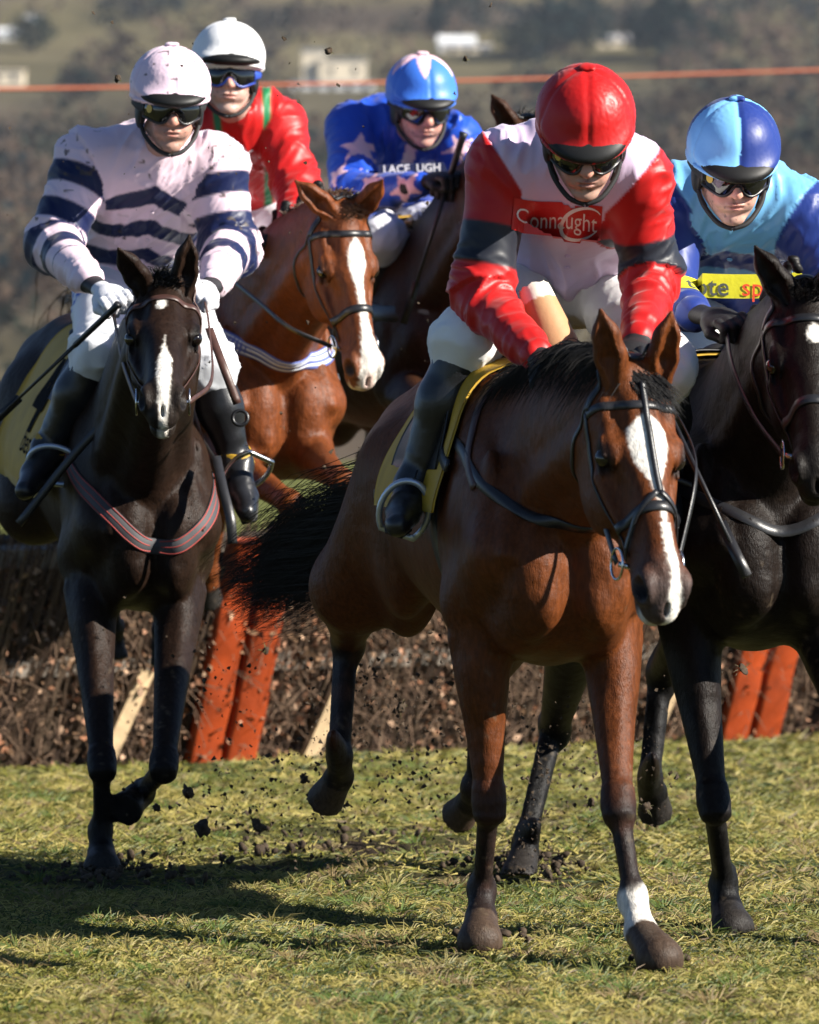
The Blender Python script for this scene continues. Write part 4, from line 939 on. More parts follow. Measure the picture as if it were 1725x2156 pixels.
def chest_band(h, name, pts, w, mat, stripes=(), smat=None):
    mb = MB(); q, g = body_strap(h, mb, pts, w, .004, 10, .002); b = mb.build(name, mat, h.root); T = np.gradient(q, axis=0); T /= np.linalg.norm(T, axis=1)[:, None]; Bn = np.cross(T, g)
    for (o, sw) in stripes: m2 = MB(); m2.ribbon(q + Bn * o + g * .0038, g, sw, .0012); m2.build('stripe', smat, b)
    return b, q
def sheet(h, name, x0, x1, th, off, thick, mat, parent=None, n=22, m=40, cut=0., drop=None, flare=0., th0=None):
    xs = np.linspace(x0, x1, n); ts = np.linspace(-th if th0 is None else th0, th, m); pts = []
    for x in xs:
        for t in ts:
            xx = x + cut * abs(math.sin(t)) * (1 if x > (x0 + x1) / 2 else .4); pts.append(h.lp(xx, .40 * math.sin(t), 1.20 + .44 * math.cos(t)))
    q, g = h.S.snap(np.array(pts), off, 10)
    if flare:
        tt = np.tile(np.abs(ts) / th, n); q = q + g * (flare * sstep(.55, 1., tt) * (.6 + .8 * vnoise(q * 6)))[:, None]
    V = np.vstack([q, q + g * thick]); Fc = grid_faces(n, m); k = len(q); F2 = [tuple(i + k for i in f[::-1]) for f in Fc]
    rim = [i for i in range(m)] + [i * m + m - 1 for i in range(1, n)] + [(n - 1) * m + j for j in range(m - 2, -1, -1)] + [i * m for i in range(n - 2, 0, -1)]
    side = [(rim[i], rim[(i + 1) % len(rim)], rim[(i + 1) % len(rim)] + k, rim[i] + k) for i in range(len(rim))]
    o = obj(name, V, Fc + F2 + side, mat, parent or h.root); bv = BVHTree.FromPolygons(V[k:].tolist(), Fc); return o, bv
def saddle(h, x0=-.16, x1=.34, th=1.25):
    Sd = SDF(); sc = h.sc; RT = np.array([h.Fw, h.Lf, h.Up])
    Sd.ell(h.lp(.08, 0, 1.575), np.array([.23, .14, .035]) * sc, .03, RT); Sd.ell(h.lp(.29, 0, 1.60), np.array([.045, .07, .045]) * sc, .03, RT); Sd.ell(h.lp(-.13, 0, 1.595), np.array([.05, .12, .04]) * sc, .03, RT)
    V, Q, G = Sd.mesh(.009); s = obj('saddle', V, Q, MAT['saddle'], h.root, nor=G)
    sheet(h, 'saddle_flap', x0, x1, th, .022, .006, MAT['saddle'], s, 16, 32, .08); return s
def stirrup(h, sd, an, to, top, mat=None):
    an, to, top = [np.asarray(q, float) for q in (an, to, top)]; ft = unit(to - an); dn = unit(an - top); dn = unit(dn - ft * (dn @ ft)); w = np.cross(ft, dn); c = an + ft * .075 + dn * .045
    pts = [c + w * .062 * math.cos(t) * (1 if math.sin(t) > -.2 else 1.) - dn * .085 * math.sin(t) for t in np.linspace(-.75, math.pi + .75, 24)]
    pts = pts + [c + dn * .062 + w * x for x in np.linspace(-.045, .045, 6)]
    st = MB().tube(pts, .0085, 8, closed=True).build('stirrup', mat or MAT['alloy'], sd)
    lt = catmull([top, lerp(top, c - dn * .085, .5) + np.array([0, -.01, 0]), c - dn * .085], 8); nr = np.array([unit(np.cross(lt[-1] - lt[0], ft))] * len(lt)); b = MB(); b.ribbon(lt, nr, .024, .005); b.build('stirrup_leather', MAT['tack'], sd)
def hair_part(h, name, roots, dirs, ln, droop, w, segs, wob, mat, seed):
    r = np.random.default_rng(seed); V, Q = strands(np.asarray(roots), np.asarray(dirs), np.asarray(ln), droop, w, segs, wob, r, .12); return obj(name, V, Q, mat, h.root, smooth=True)
def mane(h, n, ln, lean, mat, seed, spread=.035, t0=.05, t1=1., w=.0045, droop=(0, 0, -.6)):
    r = np.random.default_rng(seed); line = catmull(h.crest, 14); t = lerp(t0, t1, r.random(n)) * (len(line) - 1.001); i = t.astype(int); f = (t - i)[:, None]; p = line[i] * (1 - f) + line[i + 1] * f
    p, g = h.S.snap(p + r.normal(size=(n, 3)) * .012, -.004, 6); d = g * .35 + np.asarray(lean)[None] + r.normal(size=(n, 3)) * .16; hair_part(h, 'mane', p, d, ln * (.5 + .8 * r.random(n)), droop, w, 6, .06, mat, seed + 1)
def forelock(h, n, ln, mat, seed, dirn=(1, 0, .1)):
    r = np.random.default_rng(seed); p = np.array([h.hp(.0 + .05 * r.random(), (r.random() - .5) * .075, .005) for _ in range(n)]); p, g = h.S.snap(p, -.003, 5)
    d = np.array([h.RH.T @ np.array(dirn)] * n) + g * .12 + r.normal(size=(n, 3)) * .13; hair_part(h, 'forelock', p, d, ln * (.4 + .8 * r.random(n)), (0, 0, -.25), .004, 6, .07, mat, seed + 1)
def tail(h, pts, n, spread, mat, seed, w=.004):
    """hair carried along a guide line, fanning out towards the end"""
    r = np.random.default_rng(seed); line = catmull(pts, 8); m = len(line); t = np.linspace(0, 1, m); T = np.gradient(line, axis=0); Vs = []; Qs = []; off = 0
    a = unit(np.cross(T[m // 2], [0, 1, 0])); b = unit(np.cross(T[m // 2], a))
    o1, o2 = r.normal(size=n), r.normal(size=n); L = .55 + .5 * r.random(n); ph = r.random(n) * 6.28
    P_ = np.zeros((n, 12, 3))
    for j in range(12):
        tt = np.clip(j / 11 * L, 0, 1.05); k = np.clip(tt * (m - 1), 0, m - 1.001); i = k.astype(int); f = (k - i)[:, None]; c = line[i] * (1 - f) + line[i + 1] * f
        sp_ = (.02 + spread * np.sqrt(np.clip(tt * 3, 0, 1)) * (1 - .35 * tt))[:, None]; wv = (.022 * np.sin(ph + tt * 6) + .010 * np.sin(ph * 2.3 + tt * 15))[:, None] * np.clip(tt * 2, 0, 1)[:, None]
        P_[:, j] = c + (a * (o1[:, None]) + b * (o2[:, None] * .7)) * sp_ + a * wv
    T2 = np.gradient(P_, axis=1); T2 /= np.linalg.norm(T2, axis=2)[..., None] + 1e-9; sd = np.cross(T2, np.array([.1, -1, .1])[None, None]); sd /= np.linalg.norm(sd, axis=2)[..., None] + 1e-9
    wd = (w * np.linspace(1, .2, 12))[None, :, None] * .5; V = np.stack([P_ - sd * wd, P_ + sd * wd], 2).reshape(-1, 3); base = ((np.arange(n) * 24)[:, None] + (np.arange(11) * 2)[None]).ravel()
    return obj('tail', V, np.stack([base, base + 1, base + 3, base + 2], 1), mat, h.root)
def whip(a, b, label, mat='tack', r0=.0085, flap=True):
    a, b = np.asarray(a, float), np.asarray(b, float); root = empty('riding_whip', a, label, 'whip'); d = unit(b - a); L = np.linalg.norm(b - a)
    MB().tube([a, a + d * .02, a + d * .20, a + d * .21], [r0 * 1.5, r0 * 1.15, r0 * 1.05, r0 * .8], 9).build('handle', MAT['tack'], root); MB().tube([a + d * .2, lerp(a, b, .6), b - d * .10], [r0 * .75, r0 * .6, r0 * .5], 8).build('shaft', MAT[mat], root)
    if flap: w = unit(np.cross(d, [0, 1, 0])); fl = MB(); fl.ribbon([b - d * .16, b - d * .06, b], [unit(np.cross(w, d))] * 3, .026, .008); fl.build('flap', MAT[mat], root)
def bun_row(h, n, size, mat, seed, t0=.15, t1=.95):
    line = catmull(h.crest, 14); r = np.random.default_rng(seed)
    for k in range(n):
        p = line[int(lerp(t0, t1, k / max(1, n - 1)) * (len(line) - 1))]; p, g = h.S.snap(p, .004, 6); S = SDF(); ax = h.RH[0]
        for j in range(4): S.ell(p[0] + g[0] * (.008 + .012 * j) + r.normal(size=3) * .004, np.array([size, size * .8, size * .8]), .008)
        V, Q, G = S.mesh(.006); obj('mane_plait', V, Q, mat, h.root, nor=G)
# ---------------------------------------------------------------- materials of horses, tack and riders
MAT['coat_bay'] = material('bay_coat', rough=.46, spec=.13, attr=True, bump=[(330, (1, 1, .25), .0045), (16, None, .016), (5, None, .03)], bstr=.45, vary=.30, vscale=110, vst=(1, 1, .22))
MAT['coat_dark'] = material('dark_coat', rough=.46, spec=.11, attr=True, bump=[(330, (1, 1, .25), .0045), (16, None, .016), (5, None, .03)], bstr=.45, vary=.35, vscale=110, vst=(1, 1, .22))
MAT['coat_chestnut'] = material('chestnut_coat', rough=.46, spec=.18, attr=True, bump=[(280, (1, 1, .25), .004), (16, None, .018), (5, None, .03)], bstr=.45, vary=.32, vscale=100, vst=(1, 1, .22))
MAT['eye'] = material('eye', (.008, .005, .004), rough=.06, spec=.7)
MAT['hair'] = material('black_hair', (.007, .0062, .006), rough=.5, spec=.2, vary=.4, vscale=40)
MAT['hair_brown'] = material('brown_hair', (.055, .026, .013), rough=.45, spec=.4, vary=.4, vscale=40)
MAT['skin'] = material('skin', rough=.46, spec=.4, attr=True, bump=[(420, None, .0008)], bstr=.3)
MAT['skin'].node_tree.nodes['Principled BSDF'].inputs['Subsurface Weight'].default_value = .12
MAT['skin'].node_tree.nodes['Principled BSDF'].inputs['Subsurface Scale'].default_value = .01
MAT['silk'] = material('silk', rough=.44, spec=.28, attr=True, sheen=.15, bump=[(7, None, .0040)], bstr=.3, ridged=True)
MAT['cap_silk'] = material('cap_silk', rough=.42, spec=.28, attr=True, sheen=.1, bump=[(420, None, .0004)], bstr=.3)
MAT['cloth'] = material('breeches_cloth', rough=.5, spec=.35, attr=True, bump=[(40, None, .004), (300, None, .0008)], bstr=.3)
MAT['glove'] = material('glove', rough=.6, spec=.35, attr=True, bump=[(120, None, .002)], bstr=.4)
MAT['leather'] = material('boot_leather', (.010, .0105, .013), rough=.33, spec=.5, bump=[(30, None, .004), (240, None, .0008)], bstr=.35, vary=.3, vscale=14)
MAT['rubber'] = material('rubber', (.012, .012, .012), rough=.7)
MAT['shell'] = material('helmet_shell', (.010, .010, .011), rough=.5, spec=.4, bump=[(200, None, .001)])
MAT['peak'] = material('peak', (.008, .0078, .0075), rough=.5, spec=.3)
MAT['webbing'] = material('webbing', (.010, .010, .011), rough=.7, bump=[(300, None, .001)])
MAT['lens'] = material('lens', (.006, .006, .007), rough=.05, spec=.6, coat=.5)
MAT['rim'] = material('goggle_rim', (.010, .010, .011), rough=.3)
MAT['rim_blue'] = material('goggle_rim_blue', (.02, .05, .30), rough=.3)
MAT['strap_blue'] = material('goggle_strap_blue', (.02, .07, .42), rough=.6)
MAT['sticker'] = material('sticker', (.55, .38, .05), rough=.4)
MAT['tack'] = material('black_tack', (.013, .013, .015), rough=.38, spec=.5, bump=[(160, None, .001)], vary=.3, vscale=30)
MAT['tack_brown'] = material('brown_tack', (.055, .024, .018), rough=.45, spec=.45, bump=[(160, None, .001)], vary=.3, vscale=30)
MAT['metal'] = material('steel', (.55, .55, .56), rough=.22, metal=1.)
MAT['alloy'] = material('stirrup_alloy', (.45, .50, .58), rough=.35, metal=.7)
MAT['saddle'] = material('saddle_leather', (.014, .013, .014), rough=.45, spec=.45, bump=[(90, None, .001)], vary=.3, vscale=20)
MAT['yellow_cloth'] = material('yellow_cloth', (.44, .26, .014), rough=.65, bump=[(50, None, .004), (500, None, .0006)], bstr=.35, vary=.12, vscale=12)
MAT['ink'] = material('black_print', (.006, .006, .007), rough=.9, spec=.05)
MAT['white_print'] = material('white_print', (.78, .77, .76), rough=.5)
MAT['red_print'] = material('red_print', (.52, .015, .012), rough=.42, bump=[(46, None, .004)])
MAT['orange_print'] = material('orange_print', (.75, .07, .02), rough=.5)
MAT['grey_print'] = material('grey_print', (.07, .08, .07), rough=.5)
MAT['yellow_print'] = material('yellow_print', (.62, .58, .02), rough=.45, bump=[(46, None, .004)])
MAT['navy_print'] = material('navy_print', (.012, .02, .07), rough=.5)
# ---------------------------------------------------------------- the five horses
NOWHITE = lambda x, y, z: np.full(len(x), -.1)
def whiteA(x, y, z):
    a = .044 * sstep(.115, .165, x) * sstep(.34, .20, x) - np.abs(y) + .004
    strip = np.where(x > .29, np.where(x > .40, .013, .006) + .004 * sstep(.5, .6, x), -.02) - np.abs(y - .008 - .01 * sstep(.4, .6, x))
    return np.maximum(np.where((x > .11) & (x < .36), a, -.05), strip)
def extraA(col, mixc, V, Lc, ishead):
    bx = (V - np.array([.243, 13.29, 0])) @ np.array([math.sin(math.radians(10)), -math.cos(math.radians(10)), 0]); m = (1 - ishead) * sstep(.72, .40, bx + .25 * (fbm(V * 4.) - .5)) * sstep(.45, .75, V[:, 2]); col = mixc((.020, .0085, .0048), m * .9)      # shade on the flank painted into the coat, from behind the breast
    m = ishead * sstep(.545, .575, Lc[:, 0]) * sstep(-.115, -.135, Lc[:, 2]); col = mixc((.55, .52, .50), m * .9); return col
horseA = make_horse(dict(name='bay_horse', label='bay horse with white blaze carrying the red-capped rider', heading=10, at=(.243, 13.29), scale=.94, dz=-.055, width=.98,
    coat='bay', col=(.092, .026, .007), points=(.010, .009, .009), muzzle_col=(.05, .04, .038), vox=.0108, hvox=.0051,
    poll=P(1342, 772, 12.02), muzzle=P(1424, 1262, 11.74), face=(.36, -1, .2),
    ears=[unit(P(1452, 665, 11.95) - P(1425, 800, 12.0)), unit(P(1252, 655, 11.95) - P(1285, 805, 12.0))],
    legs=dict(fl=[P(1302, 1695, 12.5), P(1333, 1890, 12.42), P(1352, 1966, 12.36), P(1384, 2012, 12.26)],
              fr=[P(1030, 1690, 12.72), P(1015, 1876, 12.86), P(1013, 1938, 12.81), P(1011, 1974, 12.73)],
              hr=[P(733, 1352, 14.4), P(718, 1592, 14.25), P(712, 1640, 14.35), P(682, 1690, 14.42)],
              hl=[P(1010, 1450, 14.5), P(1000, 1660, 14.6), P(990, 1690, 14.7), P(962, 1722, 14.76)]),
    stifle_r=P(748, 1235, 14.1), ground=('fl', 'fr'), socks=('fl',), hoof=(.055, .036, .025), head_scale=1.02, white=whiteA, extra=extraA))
def whiteB(x, y, z):
    w = .013 * sstep(.31, .40, x) + .009 * sstep(.36, .42, x) * sstep(.58, .5, x) - np.abs(y - .004 + .010 * (x - .4)); w = np.where(x > .285, w, -.05)
    return np.maximum(w, .017 - np.hypot((x - .135) * .7, y + .006))
horseB = make_horse(dict(name='dark_brown_horse', label='dark brown horse with white snip carrying the pink and navy rider', heading=13, at=(-.945, 16.07), scale=.95, dz=.06, pitch=8, width=.84,
    coat='dark', col=(.0155, .008, .005), points=(.007, .0062, .0062), muzzle_col=(.018, .014, .012), vox=.0118, hvox=.0055,
    poll=P(345, 592, 14.62), muzzle=P(342, 840, 14.10), face=(.04, -1, .6), ears=[unit(P(420, 498, 14.55) - P(408, 592, 14.6)), unit(P(226, 503, 14.5) - P(290, 596, 14.6))],
    legs=dict(fl=[P(345, 1612, 14.95), P(302, 1662, 15.25), P(284, 1682, 15.22), P(262, 1706, 15.15)], fr=[P(215, 1610, 15.1), P(213, 1750, 15.2), P(214, 1800, 15.17), P(215, 1824, 15.1)],
              hr=[P(250, 1120, 17.2), P(235, 1320, 17.45), P(235, 1350, 17.5), P(240, 1390, 17.5)], hl=[P(350, 1120, 17.2), P(345, 1330, 17.45), P(345, 1360, 17.5), P(350, 1400, 17.5)]),
    ground=('fr',), white=whiteB))
def whiteC(x, y, z):
    c = .010 * np.sin(x * 14) ; w = .034 * sstep(.10, .17, x) - .018 * sstep(.20, .28, x) + .026 * sstep(.40, .55, x) - np.abs(y - .006 - c * .5); return np.where(x > .10, w, -.05)
def extraC(col, mixc, V, Lc, ishead):
    m = ishead * sstep(.56, .585, Lc[:, 0]) * sstep(.03, .01, np.abs(Lc[:, 1] - .01)); return mixc((.55, .34, .28), m * .7)
horseC = make_horse(dict(name='chestnut_horse', label='chestnut horse with long white blaze and striped blue breast girth', heading=20, at=(-.70, 17.74), scale=.95, dz=.40, pitch=5,
    head_scale=.97, coat='chestnut', col=(.125, .034, .009), points=(.10, .035, .014), muzzle_col=(.16, .06, .03), vox=.0118, hvox=.0056,
    poll=P(728, 432, 16.32), muzzle=P(790, 800, 16.15), face=(.46, -1, .06), ears=[unit(P(815, 372, 16.2) - P(765, 440, 16.3)), unit(P(585, 380, 16.25) - P(655, 440, 16.3))],
    legs=dict(fl=[P(722, 1015, 16.4), P(722, 1120, 16.8), P(722, 1145, 16.9), P(715, 1185, 16.95)], fr=[P(612, 1060, 16.45), P(590, 1120, 16.8), P(585, 1140, 16.88), P(580, 1178, 16.95)],
              hr=[P(420, 1050, 19.), P(400, 1200, 19.2), P(398, 1230, 19.25), P(400, 1270, 19.3)], hl=[P(470, 1050, 19.), P(440, 1200, 19.2), P(438, 1230, 19.25), P(440, 1270, 19.3)]),
    white=whiteC, extra=extraC))
def whiteD(x, y, z): return .022 - np.hypot((x - .15) * .75, y - .012)
horseD = make_horse(dict(name='black_horse', label='black horse with white star at the right edge carrying the light blue rider', heading=12, at=(.77, 13.88), scale=.95, dz=-.05,
    coat='dark', col=(.0085, .0055, .0042), points=(.0055, .0053, .0055), muzzle_col=(.015, .013, .012), vox=.0118, hvox=.0055,
    poll=P(1698, 608, 12.78), muzzle=P(1728, 1015, 12.42), face=(.05, -1, .45), ears=[unit(P(1800, 515, 12.7) - P(1770, 620, 12.75)), unit(P(1556, 512, 12.7) - P(1628, 628, 12.75))],
    legs=dict(fl=[P(1810, 1600, 12.8), P(1850, 1850, 12.9), P(1856, 1890, 12.88), P(1866, 1930, 12.85)], fr=[P(1503, 1690, 13.1), P(1527, 1862, 13.3), P(1532, 1918, 13.27), P(1540, 1948, 13.2)],
              hr=[P(1168, 1530, 15.32), P(1112, 1765, 15.1), P(1104, 1800, 15.05), P(1094, 1840, 15.0)], hl=[P(1395, 1420, 15.2), P(1372, 1640, 15.1), P(1376, 1672, 15.18), P(1380, 1714, 15.24)]),
    ground=('fr', 'fl', 'hr'), white=whiteD))
horseE = make_horse(dict(name='brown_horse', label='brown horse hidden behind the red-capped rider with one ear showing', heading=24, at=(-.10, 18.75), scale=.95, dz=.50, pitch=-4,
    coat='dark', col=(.035, .014, .007), points=(.03, .014, .009), muzzle_col=(.02, .015, .012), vox=.015, hvox=.008,
    poll=P(1112, 262, 17.05), muzzle=P(1190, 590, 16.8), face=(.2, -1, .3), ears=[unit(P(1190, 190, 17.) - P(1150, 270, 17.05)), unit(P(1036, 166, 17.) - P(1085, 248, 17.05))],
    legs=dict(fl=[P(1060, 900, 17.0), P(1060, 960, 17.4), P(1060, 980, 17.45), P(1060, 1010, 17.5)], fr=[P(960, 900, 17.1), P(960, 960, 17.5), P(960, 980, 17.55), P(960, 1010, 17.6)],
              hr=[P(790, 830, 19.5), P(780, 960, 19.7), P(780, 980, 19.75), P(780, 1010, 19.8)], hl=[P(860, 830, 19.5), P(850, 960, 19.7), P(850, 980, 19.75), P(850, 1010, 19.8)]),
    white=NOWHITE))

# ---------------------------------------------------------------- the five riders
def rgb(*c): return np.array(c, float)
def paint(base, n): return np.tile(np.asarray(base, float), (n, 1))
def put(col, c, m): m = np.asarray(m, float); return col * (1 - m[:, None]) + np.asarray(c)[None] * m[:, None]
def black_glove(V, L, d): return paint((.012, .012, .013), len(V))
RED = (.42, .007, .007)
def band(x, a, b, w=.0045): return sstep(a - w, a + w, x) * sstep(b + w, b - w, x)
def silkA(q):
    c = paint((.66, .52, .70), len(q['u'])); c = put(c, RED, q['armf']); return put(c, (.012, .014, .022), q['armf'] * band(q['t'], .157, .262))
def capA(L, ang, e, V): return paint(RED, len(L))
riderA = make_rider(dict(jvox=.0058, skin=(.46, .27, .21), label='rider in red cap and lilac jacket with red sleeves', seed=2, seam=.0,
    buttons=(.28, .34), hem=.80, flat=[(P(1180, 466, 12.75), .24)], jaw=1.0, nose=1.1, neck=P(1218, 330, 12.86), pelvis=P(1202, 580, 13.42), shoulders=[P(1336, 372, 12.88), P(1060, 345, 12.92)],
    elbows=[P(1372, 592, 12.95), P(1010, 628, 12.9)], wrists=[P(1345, 715, 12.62), P(1128, 748, 12.62)], hands=[P(1330, 745, 12.52), P(1160, 775, 12.52)],
    hips=[P(1275, 600, 13.36), P(1130, 595, 13.36)], knees=[P(1395, 770, 12.98), P(985, 712, 12.93)], ankles=[P(1400, 1025, 13.2), P(872, 1022, 12.98)], toes=[P(1408, 1075, 13.02), P(846, 1080, 12.80)],
    head=P(1232, 290, 12.66), look=(.02, -1, -.52), up=(0, 0, 1), silk=silkA, cap=capA, glove=black_glove, sleeve=(.080, .073, .066, .048), bulk=1.04,
    grip=[(None, None, (0, -.4, 1)), (None, None, (-.2, -.4, 1))], goggle_z=-.002, brim=.16, peak=4))
PINK = (.76, .58, .66); NAVY = (.005, .010, .052)
def silkB(q):
    c = paint(PINK, len(q['u'])); af = q['armf']; t = q['t']; vv = q['v'] - .62 * np.abs(q['u']) - .022
    ph = np.mod(vv + .03, .126) - .03; c = put(c, NAVY, (1 - af) * (vv > -.02) * band(ph, .0, .064))
    ph = np.mod(t - .01, .122) - .025; return put(c, NAVY, af * (t > .02) * band(ph, .0, .066) * (t < .53))
def capB(L, ang, e, V): return paint((.76, .58, .68), len(L))
def gloveB(V, L, d): return put(paint((.70, .70, .74), len(V)), (.014, .014, .016), sstep(.112, .106, d))
riderB = make_rider(dict(jvox=.0060, skin=(.44, .24, .18), stubble=.5, label='rider in pink cap and pink jacket with navy stripes', seed=5, seam=.0, mud=.85,
    collar=(.72, .56, .62), buttons=(.12, .24, .36), hem=.93, mouth=.0032, nose=1.05, jaw=.93, neck=P(335, 318, 15.75), pelvis=P(290, 575, 16.15), shoulders=[P(455, 350, 15.78), P(182, 345, 15.78)], elbows=[P(482, 520, 15.75), P(112, 515, 15.7)], wrists=[P(452, 598, 15.35), P(188, 592, 15.3)],
    hands=[P(425, 612, 15.2), P(232, 622, 15.12)], hips=[P(350, 610, 16.1), P(225, 610, 16.1)], knees=[P(438, 770, 15.5), P(212, 735, 15.5)], ankles=[P(497, 975, 15.55), P(100, 950, 15.6)], toes=[P(515, 1060, 15.42), P(62, 1015, 15.4)],
    head=P(358, 222, 15.58), look=(.14, -1, -.16), up=(.02, 0, 1), silk=silkB, cap=capB, glove=gloveB, breech=(.72, .74, .78), breech_fn=lambda c, V: put(c, (.03, .10, .50), (np.linalg.norm((V - P(140, 610, 16.)) * [1, .6, 1], axis=1) < .13) & (vnoise(V * 75) > .52) & (V[:, 0] < P(178, 600, 16.)[0])), sleeve=(.090, .084, .078, .050), bulk=1.12, strapband=True,
    grip=[(None, None, (.3, -.5, 1)), (None, None, (-.2, -.5, 1))], brim=.05, peak=-4))
def silkC(q):
    c = paint(RED, len(q['u'])); o = 1 - q['armf']; return put(c, (.010, .17, .06), o * band(np.abs(np.abs(q['u'] - .01) - .080 + .06 * q['v']), -1, .013))
def capC(L, ang, e, V): return paint((.80, .80, .80), len(L))
riderC = make_rider(dict(jvox=.0070, skin=(.52, .33, .27), stubble=.15, label='rider in white cap and red jacket with green braces', seed=8, seam=-.01,
    collar=(.45, .01, .01), nose=.92, jaw=1.05, neck=P(505, 238, 17.25), pelvis=P(530, 440, 17.85), shoulders=[P(590, 270, 17.3), P(410, 280, 17.3)], elbows=[P(624, 390, 17.2), P(375, 420, 17.2)], wrists=[P(618, 492, 16.9), P(500, 480, 16.9)],
    hands=[P(622, 520, 16.8), P(530, 500, 16.8)], hips=[P(570, 445, 17.8), P(490, 445, 17.8)], knees=[P(640, 560, 17.3), P(440, 560, 17.3)], ankles=[P(655, 760, 17.5), P(430, 760, 17.5)], toes=[P(660, 800, 17.35), P(430, 800, 17.35)],
    head=P(480, 158, 17.08), look=(.10, -1, .0), up=(.03, 0, 1), silk=silkC, cap=capC, glove=black_glove, breech=(.72, .68, .74), sleeve=(.082, .072, .066, .046), rim='rim_blue', gstrap='strap_blue', sticker=False,
    grip=[(None, None, (0, -.4, 1)), (None, None, (0, -.4, 1))], brim=.02, peak=-16))
LBLUE = (.15, .40, .68); DBLUE = (.014, .034, .19)
def silkD(q):
    c = paint(LBLUE, len(q['u'])); c = put(c, DBLUE, q['armf']); vv = q['v'] - .50 * np.abs(q['u']); o = 1 - q['armf']; c = put(c, DBLUE, o * band(vv, .085, .180)); return put(c, DBLUE, o * band(vv, .34, 9.))
def capD(L, ang, e, V):
    c = paint((.20, .50, .85), len(L)); m = (L[:, 0] > 0) ^ (L[:, 1] < 0); c = put(c, (.014, .034, .19), m & (e > .022)); return put(c, (.22, .52, .86), e < .018)
riderD = make_rider(dict(jvox=.0070, label='rider in light and dark blue cap at the right edge', seed=11, seam=-.01,
    flat=[(P(1530, 605, 13.55), .2)], collar=(.16, .40, .66), buttons=(.13, .26), mouth=.0022, nose=.95, jaw=1.03, neck=P(1548, 400, 13.72), pelvis=P(1560, 640, 14.3), shoulders=[P(1688, 455, 13.75), P(1418, 430, 13.8)], elbows=[P(1762, 610, 13.7), P(1402, 620, 13.7)], wrists=[P(1700, 720, 13.3), P(1462, 660, 13.28)],
    hands=[P(1690, 745, 13.1), P(1520, 672, 13.12)], hips=[P(1630, 660, 14.2), P(1490, 660, 14.2)], knees=[P(1720, 790, 13.8), P(1430, 780, 13.8)], ankles=[P(1760, 1080, 13.85), P(1400, 1070, 13.85)], toes=[P(1770, 1120, 13.7), P(1390, 1110, 13.7)],
    head=P(1542, 352, 13.45), look=(.07, -1, -.36), up=(.02, 0, 1), silk=silkD, cap=capD, glove=black_glove, sleeve=(.088, .080, .074, .052), bulk=1.06,
    grip=[(None, None, (0, -.4, 1)), (unit(P(1580, 690, 13.0) - P(1480, 662, 13.2)), None, (0, -.6, 1))], brim=.12, peak=0))
BLUE = (.012, .065, .46); PK = (.78, .50, .56)
def star(V, c, n, upv, R, rot=0., depth=.14):
    n = unit(n); u = unit(np.cross(upv, n)); w = np.cross(n, u); d = V - c; x, y, z = d @ u, d @ w, d @ n; th = np.arctan2(x, y) + rot; rr = np.hypot(x, y); k = 2 * math.pi / 5
    f = np.abs((th + k / 2) % k - k / 2); q = R * .40 * math.sin(math.pi / 5 * 1.0 + .0) ; xx, yy = rr * np.sin(f), rr * np.cos(f); a = np.array([0, R]); b = np.array([.40 * R * math.sin(k / 2), .40 * R * math.cos(k / 2)])
    s = (b[0] - a[0]) * (yy - a[1]) - (b[1] - a[1]) * (xx - a[0]); return (s < 0) == (((b[0] - a[0]) * (0 - a[1]) - (b[1] - a[1]) * (0 - a[0])) < 0), np.abs(z) < depth
def silkE(q):
    V = q['V']; c = paint(BLUE, len(V))
    for (px, py, Y, R, rot, n) in ((763, 300, 18.1, .070, .2, (-.35, -1, .2)), (768, 380, 18., .058, .9, (-.2, -1, .3)), (842, 398, 17.85, .062, .55, (0, -1, .1)), (968, 300, 18.1, .060, .4, (.3, -1, .2)), (700, 360, 18.3, .058, .1, (-.8, -.6, 0))):
        sx = 862.5 + V[:, 0] / V[:, 1] * FPX; sy = HORIZON - (V[:, 2] - CAM_H) / V[:, 1] * FPX; near = np.nonzero(np.hypot(sx - px, sy - py) < 14)[0]; ctr = V[near[np.argmin(V[near, 1])]] if len(near) else P(px, py, Y); i, z = star(V, ctr, n, (0, 0, 1), R, rot, .075); c = put(c, PK, i & z)
    m = (q['arm'] == 0) * (q['w'] > .03) * (q['u'] > .02) * (q['u'] < .060); return put(c, (.76, .62, .68), m)
def capE(L, ang, e, V):
    c = paint((.045, .17, .66), len(L)); rr = np.hypot(L[:, 0], L[:, 1]); k = 2 * math.pi / 5; f = np.abs((ang + .15 + k / 2) % k - k / 2) / (k / 2); pol = np.arctan2(rr, L[:, 2]); m = pol < lerp(1.16, .42, np.clip(f * 1.35, 0, 1)); return put(c, PK, m & (e > .02))
